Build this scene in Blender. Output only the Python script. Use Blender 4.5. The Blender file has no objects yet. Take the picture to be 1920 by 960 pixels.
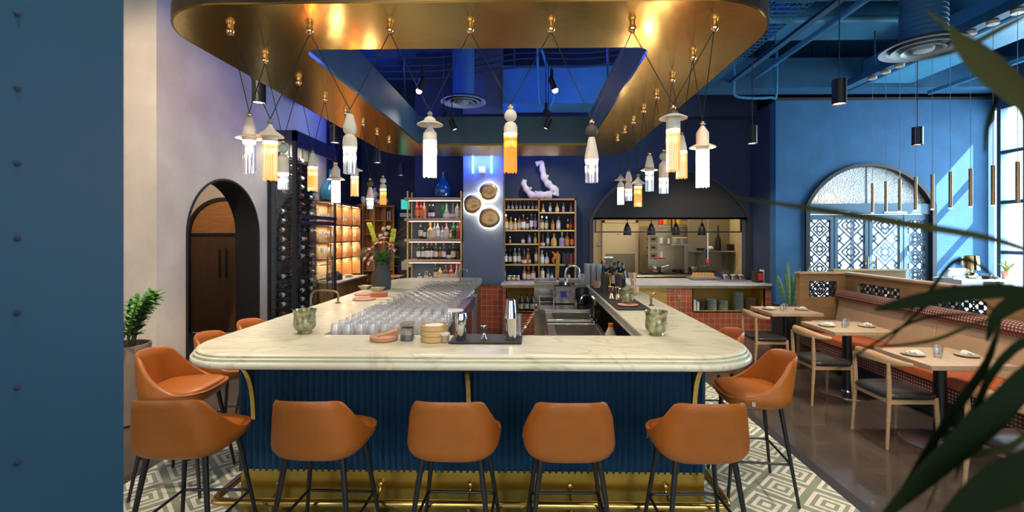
import bpy, math, random
from mathutils import Vector, Matrix
PI = math.pi
random.seed(7)
sc = bpy.context.scene
COL = sc.collection

# ------------------------------------------------------------------ camera frame (1920x960)
F, PX, PY, CH = 880.0, 979.0, 440.0, 1.8
YAW = math.radians(1.0)
FW = Vector((-math.sin(YAW), math.cos(YAW), 0)); RT = Vector((math.cos(YAW), math.sin(YAW), 0)); UP = Vector((0, 0, 1))
CAM = Vector((0, 0, CH))
def ray(px, py): return FW + RT * ((px - PX) / F) + UP * ((PY - py) / F)
def aty(px, py, Y): d = ray(px, py); return CAM + d * (Y / d.y)
def atx(px, py, X): d = ray(px, py); return CAM + d * (X / d.x)
def atz(px, py, Z): d = ray(px, py); return CAM + d * ((Z - CH) / d.z)

# ------------------------------------------------------------------ mesh builder
class MB:
    def __init__(s): s.v = []; s.f = []; s.mi = []; s.m = 0; s.M = None
    def add(s, vs, fs):
        o = len(s.v)
        if s.M is not None: vs = [s.M @ Vector(v) for v in vs]
        s.v += [tuple(v) for v in vs]
        for f in fs: s.f.append([i + o for i in f]); s.mi.append(s.m)
        return s
    def box(s, x0, x1, y0, y1, z0, z1):
        return s.add([(x0,y0,z0),(x1,y0,z0),(x1,y1,z0),(x0,y1,z0),(x0,y0,z1),(x1,y0,z1),(x1,y1,z1),(x0,y1,z1)],
                     [(0,3,2,1),(4,5,6,7),(0,1,5,4),(1,2,6,5),(2,3,7,6),(3,0,4,7)])
    def rbox(s, x0, x1, y0, y1, z0, z1, r=.01, n=3):
        # box with rounded plan corners and softened top
        P = rrect(x0, x1, y0, y1, r, n); Q = rrect(x0+r*.4, x1-r*.4, y0+r*.4, y1-r*.4, r*.6, n)
        return s.loft([[(x,y,z0+r*.4) for x,y in P],[(x,y,z1-r*.4) for x,y in P],[(x,y,z1) for x,y in Q]], cap0=True, cap1=True)
    def loft(s, rings, cap0=False, cap1=False, closed=True):
        n = len(rings[0]); vs = [p for r in rings for p in r]; fs = []
        for k in range(len(rings) - 1):
            for i in range(n if closed else n - 1):
                j = (i + 1) % n
                fs.append((k*n+i, k*n+j, (k+1)*n+j, (k+1)*n+i))
        if cap0: fs.append(tuple(reversed(range(n))))
        if cap1: fs.append(tuple(range((len(rings)-1)*n, len(rings)*n)))
        return s.add(vs, fs)
    def lathe(s, prof, seg=16, c=(0,0,0), cap0=True, cap1=True):
        # prof: list of (r, z) from bottom to top
        rings = [[(c[0]+max(r,1e-4)*math.cos(2*PI*i/seg), c[1]+max(r,1e-4)*math.sin(2*PI*i/seg), c[2]+z) for i in range(seg)] for r, z in prof]
        return s.loft(rings, cap0, cap1)
    def cyl(s, c, r, h, seg=16, r2=None):
        return s.lathe([(r, 0), (r if r2 is None else r2, h)], seg, c)
    def sphere(s, c, r, seg=16, rings=8, sz=1.0):
        return s.lathe([(r*math.sin(PI*k/rings), -r*sz*math.cos(PI*k/rings)) for k in range(rings+1)], seg, c)
    def tube(s, pts, r, seg=8, cap=True):
        pts = [Vector(p) for p in pts]; n = len(pts)
        rs = r if isinstance(r, (list, tuple)) else [r]*n
        T = []
        for i in range(n):
            a = pts[max(i-1,0)]; b = pts[min(i+1,n-1)]; t = (b-a); T.append(t.normalized() if t.length > 1e-9 else Vector((0,0,1)))
        up = Vector((0,0,1)) if abs(T[0].z) < .9 else Vector((1,0,0))
        u = T[0].cross(up).normalized(); rings = []
        for i in range(n):
            u = (u - T[i]*u.dot(T[i])); u.normalize(); w = T[i].cross(u)
            rr = rs[i]; ru, rw = (rr if isinstance(rr, (tuple, list)) else (rr, rr))
            rings.append([tuple(pts[i] + u*(ru*math.cos(2*PI*k/seg)) + w*(rw*math.sin(2*PI*k/seg))) for k in range(seg)])
        return s.loft(rings, cap, cap)
    def prism(s, poly, a0, a1, axis='y'):
        f = {'y': lambda p, a: (p[0], a, p[1]), 'x': lambda p, a: (a, p[0], p[1]), 'z': lambda p, a: (p[0], p[1], a)}[axis]
        n = len(poly)
        vs = [f(p, a0) for p in poly] + [f(p, a1) for p in poly]
        fs = [tuple(range(n)), tuple(reversed(range(n, 2*n)))] + [(i, n+i, n+(i+1)%n, (i+1)%n) for i in range(n)]
        return s.add(vs, fs)
    def mesh(s, name, mats, sharp=35, smooth=True):
        me = bpy.data.meshes.new(name); me.from_pydata(s.v, [], s.f)
        for m in (mats if isinstance(mats, (list, tuple)) else [mats]): me.materials.append(m)
        if len(me.materials) > 1: me.polygons.foreach_set('material_index', s.mi)
        me.update()
        import bmesh
        bm = bmesh.new(); bm.from_mesh(me); bmesh.ops.recalc_face_normals(bm, faces=bm.faces); bm.to_mesh(me); bm.free()
        if smooth:
            me.polygons.foreach_set('use_smooth', [True]*len(me.polygons)); me.set_sharp_from_angle(angle=math.radians(sharp))
        return me
def rrect(x0, x1, y0, y1, r, n=6):
    P = []
    for cx, cy, a in ((x1-r, y0+r, -PI/2), (x1-r, y1-r, 0), (x0+r, y1-r, PI/2), (x0+r, y0+r, PI)):
        for k in range(n+1): t = a + PI/2*k/n; P.append((cx + r*math.cos(t), cy + r*math.sin(t)))
    return P
def bez(p, n=12):
    p = [Vector(q) for q in p]; out = []
    for k in range(n+1):
        q = list(p); t = k/n
        while len(q) > 1: q = [q[i].lerp(q[i+1], t) for i in range(len(q)-1)]
        out.append(q[0])
    return out
def smoothpts(pts, n=5):
    P = [Vector(p) for p in pts]; P = [P[0]*2-P[1]] + P + [P[-1]*2-P[-2]]; out = []
    for i in range(1, len(P)-2):
        for k in range(n):
            t = k/n; a,b,c,d = P[i-1:i+3]
            out.append(.5*((2*b)+(c-a)*t+(2*a-5*b+4*c-d)*t*t+(3*b-a-3*c+d)*t**3))
    out.append(P[-2]); return out

# ------------------------------------------------------------------ objects
def raw(name, me, parent=None, loc=(0,0,0), rz=0):
    o = bpy.data.objects.new(name, me); COL.objects.link(o)
    o.location = loc; o.rotation_euler = (0, 0, rz)
    if parent is not None: o.parent = parent
    return o
def tag(o, label, cat, group=None, kind=None):
    if label: o['label'] = label
    if cat: o['category'] = cat
    if group: o['group'] = group
    if kind: o['kind'] = kind
    return o
def thing(name, label, cat, loc=(0,0,0), rz=0, group=None):
    return tag(raw(name, None, None, loc, rz), label, cat, group)
def part(name, mb, mats, parent, label=None, sharp=35, smooth=True, bevel=0):
    o = raw(name, mb.mesh(name, mats, sharp, smooth), parent)
    if label: o['label'] = label
    if bevel: bev(o, bevel)
    return o
def bev(o, w, seg=2):
    m = o.modifiers.new('bevel', 'BEVEL'); m.width = w; m.segments = seg; m.limit_method = 'ANGLE'; m.angle_limit = math.radians(40); return o
def solo(name, mb, mats, label, cat, loc=(0,0,0), rz=0, group=None, sharp=35, bevel=0, kind=None):
    o = raw(name, mb.mesh(name, mats, sharp), None, loc, rz)
    if bevel: bev(o, bevel)
    return tag(o, label, cat, group, kind)
def struct(name, mb, mats, sharp=35):
    o = raw(name, mb.mesh(name, mats, sharp)); o['kind'] = 'structure'; return o
def dup(root, loc, rz=None, label=None, group=None, scale=None):
    def cp(o, par):
        c = o.copy(); COL.objects.link(c)
        if par is not None: c.parent = par
        for ch in list(o.children): cp(ch, c)
        return c
    r = cp(root, None); r.location = loc
    if rz is not None: r.rotation_euler = (0, 0, rz)
    if scale: r.scale = (scale, scale, scale)
    if label: r['label'] = label
    if group: r['group'] = group
    return r
ORD = ['first','second','third','fourth','fifth','sixth','seventh','eighth','ninth','tenth','eleventh','twelfth','thirteenth','fourteenth','fifteenth','sixteenth','seventeenth','eighteenth','nineteenth','twentieth','twenty-first']

# ------------------------------------------------------------------ materials
def mat(name, col=(.5,.5,.5), rough=.5, metal=0, noise=0, nscale=8, bump=0, bscale=60, emit=None, estr=0, trans=0, ior=1.45, spec=.5, stretch=None, coat=0, col2=None, sheen=0):
    m = bpy.data.materials.new(name); m.use_nodes = True; nt = m.node_tree; N = nt.nodes; L = nt.links
    b = N['Principled BSDF']; b.inputs['Base Color'].default_value = (*col, 1); b.inputs['Roughness'].default_value = rough
    b.inputs['Metallic'].default_value = metal; b.inputs['IOR'].default_value = ior; b.inputs['Specular IOR Level'].default_value = spec
    b.inputs['Transmission Weight'].default_value = trans; b.inputs['Coat Weight'].default_value = coat
    tc = N.new('ShaderNodeTexCoord'); mp = N.new('ShaderNodeMapping'); L.new(tc.outputs['Object'], mp.inputs[0])
    if stretch: mp.inputs['Scale'].default_value = stretch
    if noise or col2:
        nz = N.new('ShaderNodeTexNoise'); nz.inputs['Scale'].default_value = nscale; nz.inputs['Detail'].default_value = 6; L.new(mp.outputs[0], nz.inputs[0])
        r = N.new('ShaderNodeValToRGB'); r.color_ramp.elements[0].position = .3; r.color_ramp.elements[1].position = .7
        c2 = col2 or tuple(min(1, c*(1+noise)) for c in col)
        r.color_ramp.elements[0].color = (*(col if col2 else tuple(c*(1-noise) for c in col)), 1); r.color_ramp.elements[1].color = (*c2, 1)
        L.new(nz.outputs[0], r.inputs[0]); L.new(r.outputs[0], b.inputs['Base Color'])
    if bump:
        n2 = N.new('ShaderNodeTexNoise'); n2.inputs['Scale'].default_value = bscale; n2.inputs['Detail'].default_value = 4; L.new(mp.outputs[0], n2.inputs[0])
        bp = N.new('ShaderNodeBump'); bp.inputs['Strength'].default_value = bump; bp.inputs['Distance'].default_value = .01
        L.new(n2.outputs[0], bp.inputs['Height']); L.new(bp.outputs[0], b.inputs['Normal'])
    if emit: b.inputs['Emission Color'].default_value = (*emit, 1); b.inputs['Emission Strength'].default_value = estr
    return m
def thin_glass(name, tint=(1,1,1), fac=.12, rough=.03, edge=.5):
    # thin-walled glass: lets light and shadow rays through, mirrors at grazing angles
    m = bpy.data.materials.new(name); m.use_nodes = True; nt = m.node_tree; N = nt.nodes; L = nt.links; N.clear()
    out = N.new('ShaderNodeOutputMaterial'); mix = N.new('ShaderNodeMixShader'); tr = N.new('ShaderNodeBsdfTransparent'); gl = N.new('ShaderNodeBsdfGlossy')
    lw = N.new('ShaderNodeLayerWeight'); lw.inputs[0].default_value = .35; mr = N.new('ShaderNodeMapRange')
    mr.inputs['To Min'].default_value = fac; mr.inputs['To Max'].default_value = edge
    tr.inputs[0].default_value = (*tint, 1); gl.inputs['Roughness'].default_value = rough; gl.inputs[0].default_value = (.9,.93,.95,1)
    L.new(lw.outputs['Facing'], mr.inputs[0]); L.new(mr.outputs[0], mix.inputs[0]); L.new(tr.outputs[0], mix.inputs[1]); L.new(gl.outputs[0], mix.inputs[2]); L.new(mix.outputs[0], out.inputs[0])
    return m
def lampglass(name, col, e, tint):
    m = bpy.data.materials.new(name); m.use_nodes = True; nt = m.node_tree; N = nt.nodes; L = nt.links; N.clear()
    out = N.new('ShaderNodeOutputMaterial'); mix = N.new('ShaderNodeMixShader'); tr = N.new('ShaderNodeBsdfTransparent'); gl = N.new('ShaderNodeBsdfGlossy')
    ad = N.new('ShaderNodeAddShader'); em = N.new('ShaderNodeEmission'); em.inputs[0].default_value = (*col, 1); em.inputs[1].default_value = e
    tr.inputs[0].default_value = (*tint, 1); gl.inputs['Roughness'].default_value = .08; mix.inputs[0].default_value = .3
    L.new(tr.outputs[0], mix.inputs[1]); L.new(gl.outputs[0], mix.inputs[2]); L.new(mix.outputs[0], ad.inputs[0]); L.new(em.outputs[0], ad.inputs[1]); L.new(ad.outputs[0], out.inputs[0])
    return m
def marble(name, base, vein, scale=1.6):
    m = mat(name, base, .26, coat=.08, spec=.35); nt = m.node_tree; N = nt.nodes; L = nt.links; b = N['Principled BSDF']
    tc = N.new('ShaderNodeTexCoord'); mp = N.new('ShaderNodeMapping'); mp.inputs['Scale'].default_value = (1, 2.6, 1); mp.inputs['Rotation'].default_value = (0, 0, .35); L.new(tc.outputs['Object'], mp.inputs[0])
    nz = N.new('ShaderNodeTexNoise'); nz.inputs['Scale'].default_value = scale; nz.inputs['Detail'].default_value = 8; nz.inputs['Distortion'].default_value = 1.2; L.new(mp.outputs[0], nz.inputs[0])
    r = N.new('ShaderNodeValToRGB'); e = r.color_ramp.elements; e[0].position = .3; e[0].color = (*[c*.84 for c in base], 1); e[1].position = .75; e[1].color = (*base, 1)
    for p, c in ((.46, base), (.5, vein), (.535, base)): k = e.new(p); k.color = (*c, 1)
    n3 = N.new('ShaderNodeTexNoise'); n3.inputs['Scale'].default_value = 1.1; n3.inputs['Detail'].default_value = 3; L.new(tc.outputs['Object'], n3.inputs[0])
    mx = N.new('ShaderNodeMixRGB'); mx.inputs[1].default_value = (*base, 1); L.new(nz.outputs[0], r.inputs[0]); L.new(n3.outputs[0], mx.inputs[0]); L.new(r.outputs[0], mx.inputs[2]); L.new(mx.outputs[0], b.inputs['Base Color'])
    return m
def math_node(N, L, op, a, b=None):
    n = N.new('ShaderNodeMath'); n.operation = op
    for i, x in enumerate((a, b)):
        if x is None: continue
        if isinstance(x, (int, float)): n.inputs[i].default_value = x
        else: L.new(x, n.inputs[i])
    return n.outputs[0]
def floor_tile():
    m = mat('patterned_cement_tile', (.6,.6,.5), .45, spec=.3); nt = m.node_tree; N = nt.nodes; L = nt.links; b = N['Principled BSDF']
    g = N.new('ShaderNodeNewGeometry'); s = N.new('ShaderNodeSeparateXYZ'); L.new(g.outputs['Position'], s.inputs[0])
    M = lambda op, a, b=None: math_node(N, L, op, a, b)
    u = M('ADD', s.outputs[0], s.outputs[1]); v = M('SUBTRACT', s.outputs[0], s.outputs[1]); P = .42
    au = M('ABSOLUTE', M('SUBTRACT', M('FRACT', M('DIVIDE', M('ADD', u, 42.11), P)), .5)); av = M('ABSOLUTE', M('SUBTRACT', M('FRACT', M('DIVIDE', M('ADD', v, 42.11), P)), .5))
    mx = M('MAXIMUM', au, av); k = M('MODULO', M('FLOOR', M('MULTIPLY', mx, 11.99)), 2)
    # chevrons break at each 0.21 m tile joint
    jx = M('ABSOLUTE', M('SUBTRACT', M('FRACT', M('DIVIDE', M('ADD', s.outputs[0], 42.05), .21)), .5)); jy = M('ABSOLUTE', M('SUBTRACT', M('FRACT', M('DIVIDE', M('ADD', s.outputs[1], 42.05), .21)), .5))
    jn = M('GREATER_THAN', M('MAXIMUM', jx, jy), .494)
    c = N.new('ShaderNodeMixRGB'); c.inputs[1].default_value = (.78,.73,.62,1); c.inputs[2].default_value = (.27,.30,.22,1); L.new(k, c.inputs[0])
    d = N.new('ShaderNodeMixRGB'); d.inputs[2].default_value = (.45,.43,.36,1); L.new(jn, d.inputs[0]); L.new(c.outputs[0], d.inputs[1]); L.new(d.outputs[0], b.inputs['Base Color'])
    return m
def tilewall(name, c1, c2, mortar, w, axis='XZ', off=0):
    m = mat(name, c1, .3); nt = m.node_tree; N = nt.nodes; L = nt.links; b = N['Principled BSDF']
    g = N.new('ShaderNodeNewGeometry'); s = N.new('ShaderNodeSeparateXYZ'); cb = N.new('ShaderNodeCombineXYZ'); L.new(g.outputs['Position'], s.inputs[0])
    L.new(s.outputs['XYZ'.index(axis[0])], cb.inputs[0]); L.new(s.outputs['XYZ'.index(axis[1])], cb.inputs[1])
    br = N.new('ShaderNodeTexBrick'); br.offset = 0; br.inputs['Scale'].default_value = 1; br.inputs['Brick Width'].default_value = w; br.inputs['Row Height'].default_value = w
    br.inputs['Mortar Size'].default_value = .003; br.inputs['Mortar Smooth'].default_value = 0; br.inputs['Bias'].default_value = 0
    br.inputs['Color1'].default_value = (*c1,1); br.inputs['Color2'].default_value = (*c2,1); br.inputs['Mortar'].default_value = (*mortar,1)
    L.new(cb.outputs[0], br.inputs[0]); L.new(br.outputs[0], b.inputs['Base Color'])
    bp = N.new('ShaderNodeBump'); bp.inputs['Strength'].default_value = .3; bp.inputs['Distance'].default_value = .003; bp.invert = True; L.new(br.outputs['Fac'], bp.inputs['Height']); L.new(bp.outputs[0], b.inputs['Normal'])
    return m
def dots(name, base, dot, scale=55, th=.35):
    m = mat(name, base, .6); nt = m.node_tree; N = nt.nodes; L = nt.links; b = N['Principled BSDF']
    tc = N.new('ShaderNodeTexCoord'); s = N.new('ShaderNodeSeparateXYZ'); L.new(tc.outputs['Object'], s.inputs[0])
    M = lambda op, a, b=None: math_node(N, L, op, a, b)
    z = M('ADD', s.outputs[2], s.outputs[0])
    u = M('MULTIPLY', M('ADD', s.outputs[1], z), scale); v = M('MULTIPLY', M('SUBTRACT', s.outputs[1], z), scale)
    k = M('GREATER_THAN', M('MULTIPLY', M('SINE', u), M('SINE', v)), th)
    r = N.new('ShaderNodeMixRGB'); r.inputs[1].default_value = (*base,1); r.inputs[2].default_value = (*dot,1); L.new(k, r.inputs[0]); L.new(r.outputs[0], b.inputs['Base Color'])
    return m

M = {}
M['plaster'] = mat('warm_plaster', (.56,.50,.43), .85, noise=.12, nscale=2.2, bump=.15, bscale=25)
M['bluewall'] = mat('blue_plaster', (.022,.10,.215), .75, noise=.15, nscale=3, bump=.2, bscale=40)
M['navy'] = mat('navy_paint', (.018,.035,.075), .7, noise=.1, nscale=3)
M['navy2'] = mat('dark_slate_paint', (.022,.034,.055), .75, noise=.1, nscale=3)
M['column'] = mat('slate_blue_plaster', (.10,.13,.18), .7, noise=.08, nscale=3, bump=.1)
M['ceil'] = mat('blue_ceiling_paint', (.018,.09,.18), .6, noise=.15, nscale=2)
M['duct'] = mat('blue_duct_paint', (.05,.23,.38), .45, noise=.1, nscale=3)
M['foreblue'] = mat('blue_column_paint', (.014,.075,.14), .6, noise=.08, nscale=1.5)
M['concrete'] = mat('polished_concrete', (.05,.038,.03), .2, col2=(.10,.078,.062), nscale=2.3, coat=.3)
M['border'] = mat('dark_floor_border', (.045,.04,.04), .3, noise=.1)
M['tilefloor'] = floor_tile()
M['terra'] = tilewall('terracotta_tile', (.42,.085,.032), (.52,.13,.05), (.62,.42,.30), .1, 'XZ')
M['marble'] = marble('cream_marble', (.66,.66,.51), (.44,.38,.27))
M['whitestone'] = mat('white_stone', (.62,.62,.62), .2, noise=.05)
M['flute'] = mat('navy_fluted_panel', (.013,.055,.12), .38, spec=.5)
def brass(name, col, rough, bump=0): return mat(name, col, rough, 1, noise=.06, nscale=3, bump=bump, bscale=3.5)
M['canopybrass'] = brass('polished_canopy_brass', (.95,.66,.20), .20, .25)
M['brass'] = brass('brass', (.78,.52,.16), .2)
M['kick'] = brass('kick_plate_brass', (.46,.32,.07), .26, .12)
M['gold'] = brass('rose_gold', (.85,.56,.32), .15)
M['darkbrass'] = brass('bronze', (.30,.20,.10), .3)
M['shelfbrass'] = mat('brass_shelf_strip', (.55,.36,.13), .35, .6, noise=.1)
M['leather'] = mat('tan_leather', (.38,.112,.016), .38, noise=.12, nscale=5, bump=.08, bscale=120)
M['black'] = mat('black_metal', (.012,.012,.014), .35)
M['blackm'] = mat('matte_black', (.015,.015,.016), .7)
M['blackwood'] = mat('black_frame', (.014,.013,.016), .5)
M['rubber'] = mat('dark_rubber_mat', (.018,.017,.022), .75, bump=.3, bscale=200)
M['steel'] = mat('stainless_steel', (.62,.58,.52), .25, 1, noise=.04)
M['chrome'] = mat('polished_steel', (.8,.8,.8), .08, 1)
M['oak'] = mat('light_oak', (.52,.33,.17), .45, noise=.14, nscale=6, stretch=(1,1,8))
M['oaktop'] = mat('pale_oak_top', (.52,.37,.22), .4, noise=.12, nscale=5, stretch=(8,1,1))
M['partwood'] = mat('stained_oak_panel', (.28,.155,.06), .5, noise=.15, nscale=5, stretch=(1,1,6))
M['walnut'] = mat('warm_walnut', (.42,.19,.06), .5, noise=.15, nscale=5, stretch=(1,1,6))
M['brown'] = mat('brown_door_wood', (.10,.055,.03), .5, noise=.15, nscale=5, stretch=(6,6,1))
M['darkbrown'] = mat('dark_vestibule', (.03,.02,.016), .7)
M['seatblack'] = mat('black_leather', (.03,.026,.025), .3, noise=.1)
M['orangefab'] = mat('rust_fabric', (.42,.10,.03), .7, noise=.1, nscale=12)
M['beige'] = mat('beige_leather', (.46,.32,.17), .5, noise=.05)
M['rollpat'] = dots('patterned_burgundy_fabric', (.13,.04,.03), (.55,.36,.25), 95, .3)
M['frontpat'] = dots('patterned_front_fabric', (.10,.025,.02), (.50,.33,.22), 95, .3)
M['white'] = mat('white_china', (.75,.72,.66), .35)
M['linen'] = mat('white_linen', (.72,.68,.60), .9, noise=.05)
M['offwhite'] = mat('offwhite_ceramic', (.62,.57,.47), .6, noise=.08, nscale=14, bump=.1)
M['greycer'] = mat('grey_ceramic', (.16,.15,.14), .6, noise=.1)
M['darkcer'] = mat('charcoal_ceramic', (.06,.05,.045), .6, noise=.1)
M['mint'] = mat('mint_ceramic', (.33,.40,.35), .7, noise=.15, nscale=90, bump=.4)
M['cord'] = mat('black_cord', (.008,.008,.008), .6)
M['wire'] = mat('grey_wire', (.35,.36,.36), .4)
M['glass'] = thin_glass('clear_thin_glass', (.97,.98,.99), .10, .05, .65)
M['stemglass'] = thin_glass('whitened_stem_glass', (.98,.98,.99), .26, .08, .9)
def _whiten(m, col, f):   # diffuse white mixed into the glass to imitate its bright sparkle
    nt = m.node_tree; N = nt.nodes; L = nt.links; out = [n for n in N if n.type == 'OUTPUT_MATERIAL'][0]; old = out.inputs[0].links[0].from_socket
    mx = N.new('ShaderNodeMixShader'); df = N.new('ShaderNodeBsdfDiffuse'); df.inputs[0].default_value = (*col, 1); t = N.new('ShaderNodeBsdfTranslucent'); t.inputs[0].default_value = (*col, 1); a = N.new('ShaderNodeMixShader'); a.inputs[0].default_value = .5
    L.new(df.outputs[0], a.inputs[1]); L.new(t.outputs[0], a.inputs[2]); mx.inputs[0].default_value = f; L.new(old, mx.inputs[1]); L.new(a.outputs[0], mx.inputs[2]); L.new(mx.outputs[0], out.inputs[0])
_whiten(M['stemglass'], (.97,.96,.94), .26)
M['panel_glass'] = thin_glass('cabinet_glass', (.92,.95,.96), .05, .02, .3)
M['led'] = mat('lamp_led', (1,1,1), .5, emit=(1,.84,.62), estr=26)
M['strand_clear'] = lampglass('clear_lit_glass', (1,.86,.7), .03, (.95,.97,1))
M['strand_white'] = lampglass('milky_lit_glass', (1,.86,.68), 1.1, (.9,.9,.9))
M['strand_amber'] = lampglass('amber_lit_glass', (1,.48,.09), .42, (.9,.55,.2))
M['bulb'] = mat('bright_bulb', (1,1,1), .5, emit=(1,.82,.55), estr=60)
M['spotface'] = mat('spot_lens', (1,1,1), .5, emit=(1,.85,.7), estr=6)
M['ledstrip'] = mat('warm_led_strip', (1,1,1), .5, emit=(1,.82,.58), estr=3)
M['blueled'] = mat('blue_neon', (.1,.4,1), .5, emit=(.04,.35,1), estr=22)
M['green'] = mat('leaf_green', (.05,.17,.02), .35, noise=.4, nscale=9)
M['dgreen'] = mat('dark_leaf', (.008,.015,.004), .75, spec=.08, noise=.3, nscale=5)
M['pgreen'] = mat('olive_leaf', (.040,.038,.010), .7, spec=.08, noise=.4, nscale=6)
M['stem'] = mat('plant_stem', (.10,.12,.04), .6)
M['soil'] = mat('soil', (.03,.02,.012), .95, noise=.3, nscale=30)
M['pot'] = mat('taupe_pot', (.20,.155,.12), .7, noise=.1)
M['clay'] = mat('pink_clay', (.55,.28,.19), .6, noise=.1)
M['bamboo'] = mat('bamboo', (.58,.38,.17), .55, noise=.1)
M['red'] = mat('red_plastic', (.6,.04,.03), .4)
M['orange'] = mat('orange_plastic', (.75,.2,.03), .4)
M['paper'] = mat('cream_label', (.66,.58,.42), .7)
M['whitelab'] = mat('white_label', (.75,.73,.68), .7)
M['sculpt'] = mat('white_plaster_coral', (.62,.60,.60), .8, noise=.1, bump=.6, bscale=30)
M['kwall'] = mat('kitchen_panel_wall', (.50,.40,.25), .5, noise=.06)
M['kdoor'] = mat('cream_door', (.62,.54,.40), .5)
M['mustard'] = mat('mustard_lacquer', (.52,.30,.05), .45, noise=.08)
M['plateblue'] = mat('sage_blue_glaze', (.46,.58,.52), .4, noise=.25, nscale=30)
M['platecream'] = mat('speckled_stoneware', (.48,.40,.26), .5, noise=.1)
M['vaseblk'] = mat('charcoal_vase', (.04,.042,.045), .75, noise=.15)
M['bluevase'] = mat('blue_bubble_glass', (.01,.10,.20), .12, noise=.3, nscale=6, spec=.8, coat=.6)
M['pinkpet'] = mat('pink_petal', (.78,.36,.30), .6, noise=.15, nscale=20)
M['yelpet'] = mat('lime_bloom', (.52,.55,.05), .6, noise=.15)
M['whitepet'] = mat('cream_bloom', (.70,.66,.48), .6)
M['merc'] = mat('mercury_glass', (.09,.09,.05), .28, .45, col2=(.52,.50,.28), nscale=30, coat=.5)
# ================================================================== THE SETTING
def arc(cx, cz, r, a0, a1, n=24): return [(cx + r*math.cos(a0+(a1-a0)*k/n), cz + r*math.sin(a0+(a1-a0)*k/n)) for k in range(n+1)]
def segarc(x0, x1, zs, rise, n=24, ins=0):
    w = (x1-x0)/2; R = (w*w+rise*rise)/(2*rise); c = ((x0+x1)/2, zs+rise-R); a = math.asin(min(1, w/R)); a = a if rise <= w else PI-a
    return [(c[0]+(R-ins)*math.sin(-a+2*a*k/n), c[1]+(R-ins)*math.cos(-a+2*a*k/n)) for k in range(n+1)]
ZC = 5.3
struct('floor', MB().box(-7.2, 12, -3.2, 13, -.12, 0), M['concrete'])
struct('floor', MB().box(-2.92, 2.14, .2, 8.4, 0, .004), M['tilefloor'])
b = MB(); b.box(2.14, 2.23, .2, 8.4, 0, .005); b.box(-3.01, -2.92, .2, 8.4, 0, .005)
struct('trim_1', b, M['border'])
struct('ceiling', MB().box(-7.2, 8.3, -3.2, 13, ZC, ZC+.1), M['ceil'])
# left: pier facing the room, arched side wall behind it
struct('wall_left', MB().box(-7.0, -4.2, 5.2, 5.53, 0, ZC), M['plaster'])
pts = arc(6.42, 1.8, .77, PI, 0, 28)
struct('wall_left', MB().prism([(5.53,0),(5.65,0)] + pts + [(7.19,0),(9.6,0),(9.6,ZC),(5.53,ZC)], -4.53, -4.2, 'x'), M['plaster'])
lin = MB(); o2 = arc(6.42, 1.8, .77, PI, 0, 28); i2 = arc(6.42, 1.8, .745, PI, 0, 28)
ring = [(5.65,0)]+o2+[(7.19,0)]+[(7.165,0)]+list(reversed(i2))+[(5.675,0)]
lin.prism(ring, -4.55, -4.185, 'x'); struct('trim_2', lin, M['blackwood'])
b = MB(); b.box(-7.0, -4.185, 5.185, 5.2, 0, .12); b.box(-4.2, -4.185, 5.2, 5.645, 0, .12); b.box(-4.2, -4.185, 7.195, 7.42, 0, .12)
struct('baseboard_left', b, M['blackm'])
struct('wall_left', MB().box(-7.2, -7.0, -3.2, 8.6, 0, ZC), M['plaster'])
struct('wall_left', MB().box(-4.35, -4.2, 9.6, 11.6, 0, ZC), M['navy'])
# vestibule behind the arch
struct('ceiling', MB().box(-7.0, -4.53, 5.53, 8.47, 3.0, 3.1), M['darkbrown'])
dpts = arc(-5.59, 1.8, .68, PI, 0, 24)
struct('wall_back', MB().prism([(-7,0),(-6.27,0)]+dpts+[(-4.91,0),(-4.53,0),(-4.53,3.0),(-7,3.0)], 8.47, 8.6, 'y'), M['plaster'])
struct('floor', MB().box(-6.99, -4.2, 5.54, 8.46, 0, .012), mat('slate_vestibule_floor', (.02,.03,.045), .5, noise=.4, nscale=4))
dr = MB(); dr.prism([(-6.27,0)]+dpts+[(-4.91,0),(-4.97,0)]+list(reversed(arc(-5.59,1.8,.62,PI,0,24)))+[(-6.21,0)], 8.44, 8.52, 'y')
dr.box(-6.21, -4.97, 8.45, 8.52, 1.78, 1.83)
door1 = struct('door_1', dr, M['blackwood'])
part('lunette', MB().prism(arc(-5.59,1.83,.62,PI,0,24), 8.49, 8.51, 'y'), M['walnut'], door1)
for s in (-1, 1):
    x0, x1 = (-6.21,-5.593) if s < 0 else (-5.587,-4.97)
    lf = part('door_leaf', MB().box(x0, x1, 8.475, 8.51, .01, 1.78), M['brown'], door1, bevel=.003)
    hx = -5.59 + s*.06
    part('door_handle', MB().tube([(hx,8.43,1.0),(hx,8.43,1.55)], .012).tube([(hx,8.43,1.06),(hx,8.48,1.06)], .007).tube([(hx,8.43,1.49),(hx,8.48,1.49)], .007), M['black'], lf)
# dark recess at the back left
struct('wall_back', MB().box(-4.35, -2.15, 11.6, 11.75, 0, ZC), M['navy2'])
struct('wall_back', MB().box(-2.28, -2.15, 9.4, 11.6, 0, ZC), M['navy2'])
d2 = MB(); d2.box(-3.30,-2.32,11.54,11.6,0,2.22); door2 = struct('door_2', d2, M['blackwood'])
part('door_leaf', MB().box(-3.22,-2.40,11.52,11.545,.02,2.12), mat('dark_olive_door',(.03,.026,.016),.5), door2)
cb = MB(); cb.box(-3.16,-3.02,11.44,11.52,.93,1.16); cb.box(-3.02,-2.42,11.45,11.50,1.0,1.09); part('crash_bar', cb, M['steel'], door2, label='steel push bar', bevel=.004)
part('door_closer', MB().box(-3.2,-2.85,11.46,11.53,2.24,2.33), M['white'], door2, label='white door closer')
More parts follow.
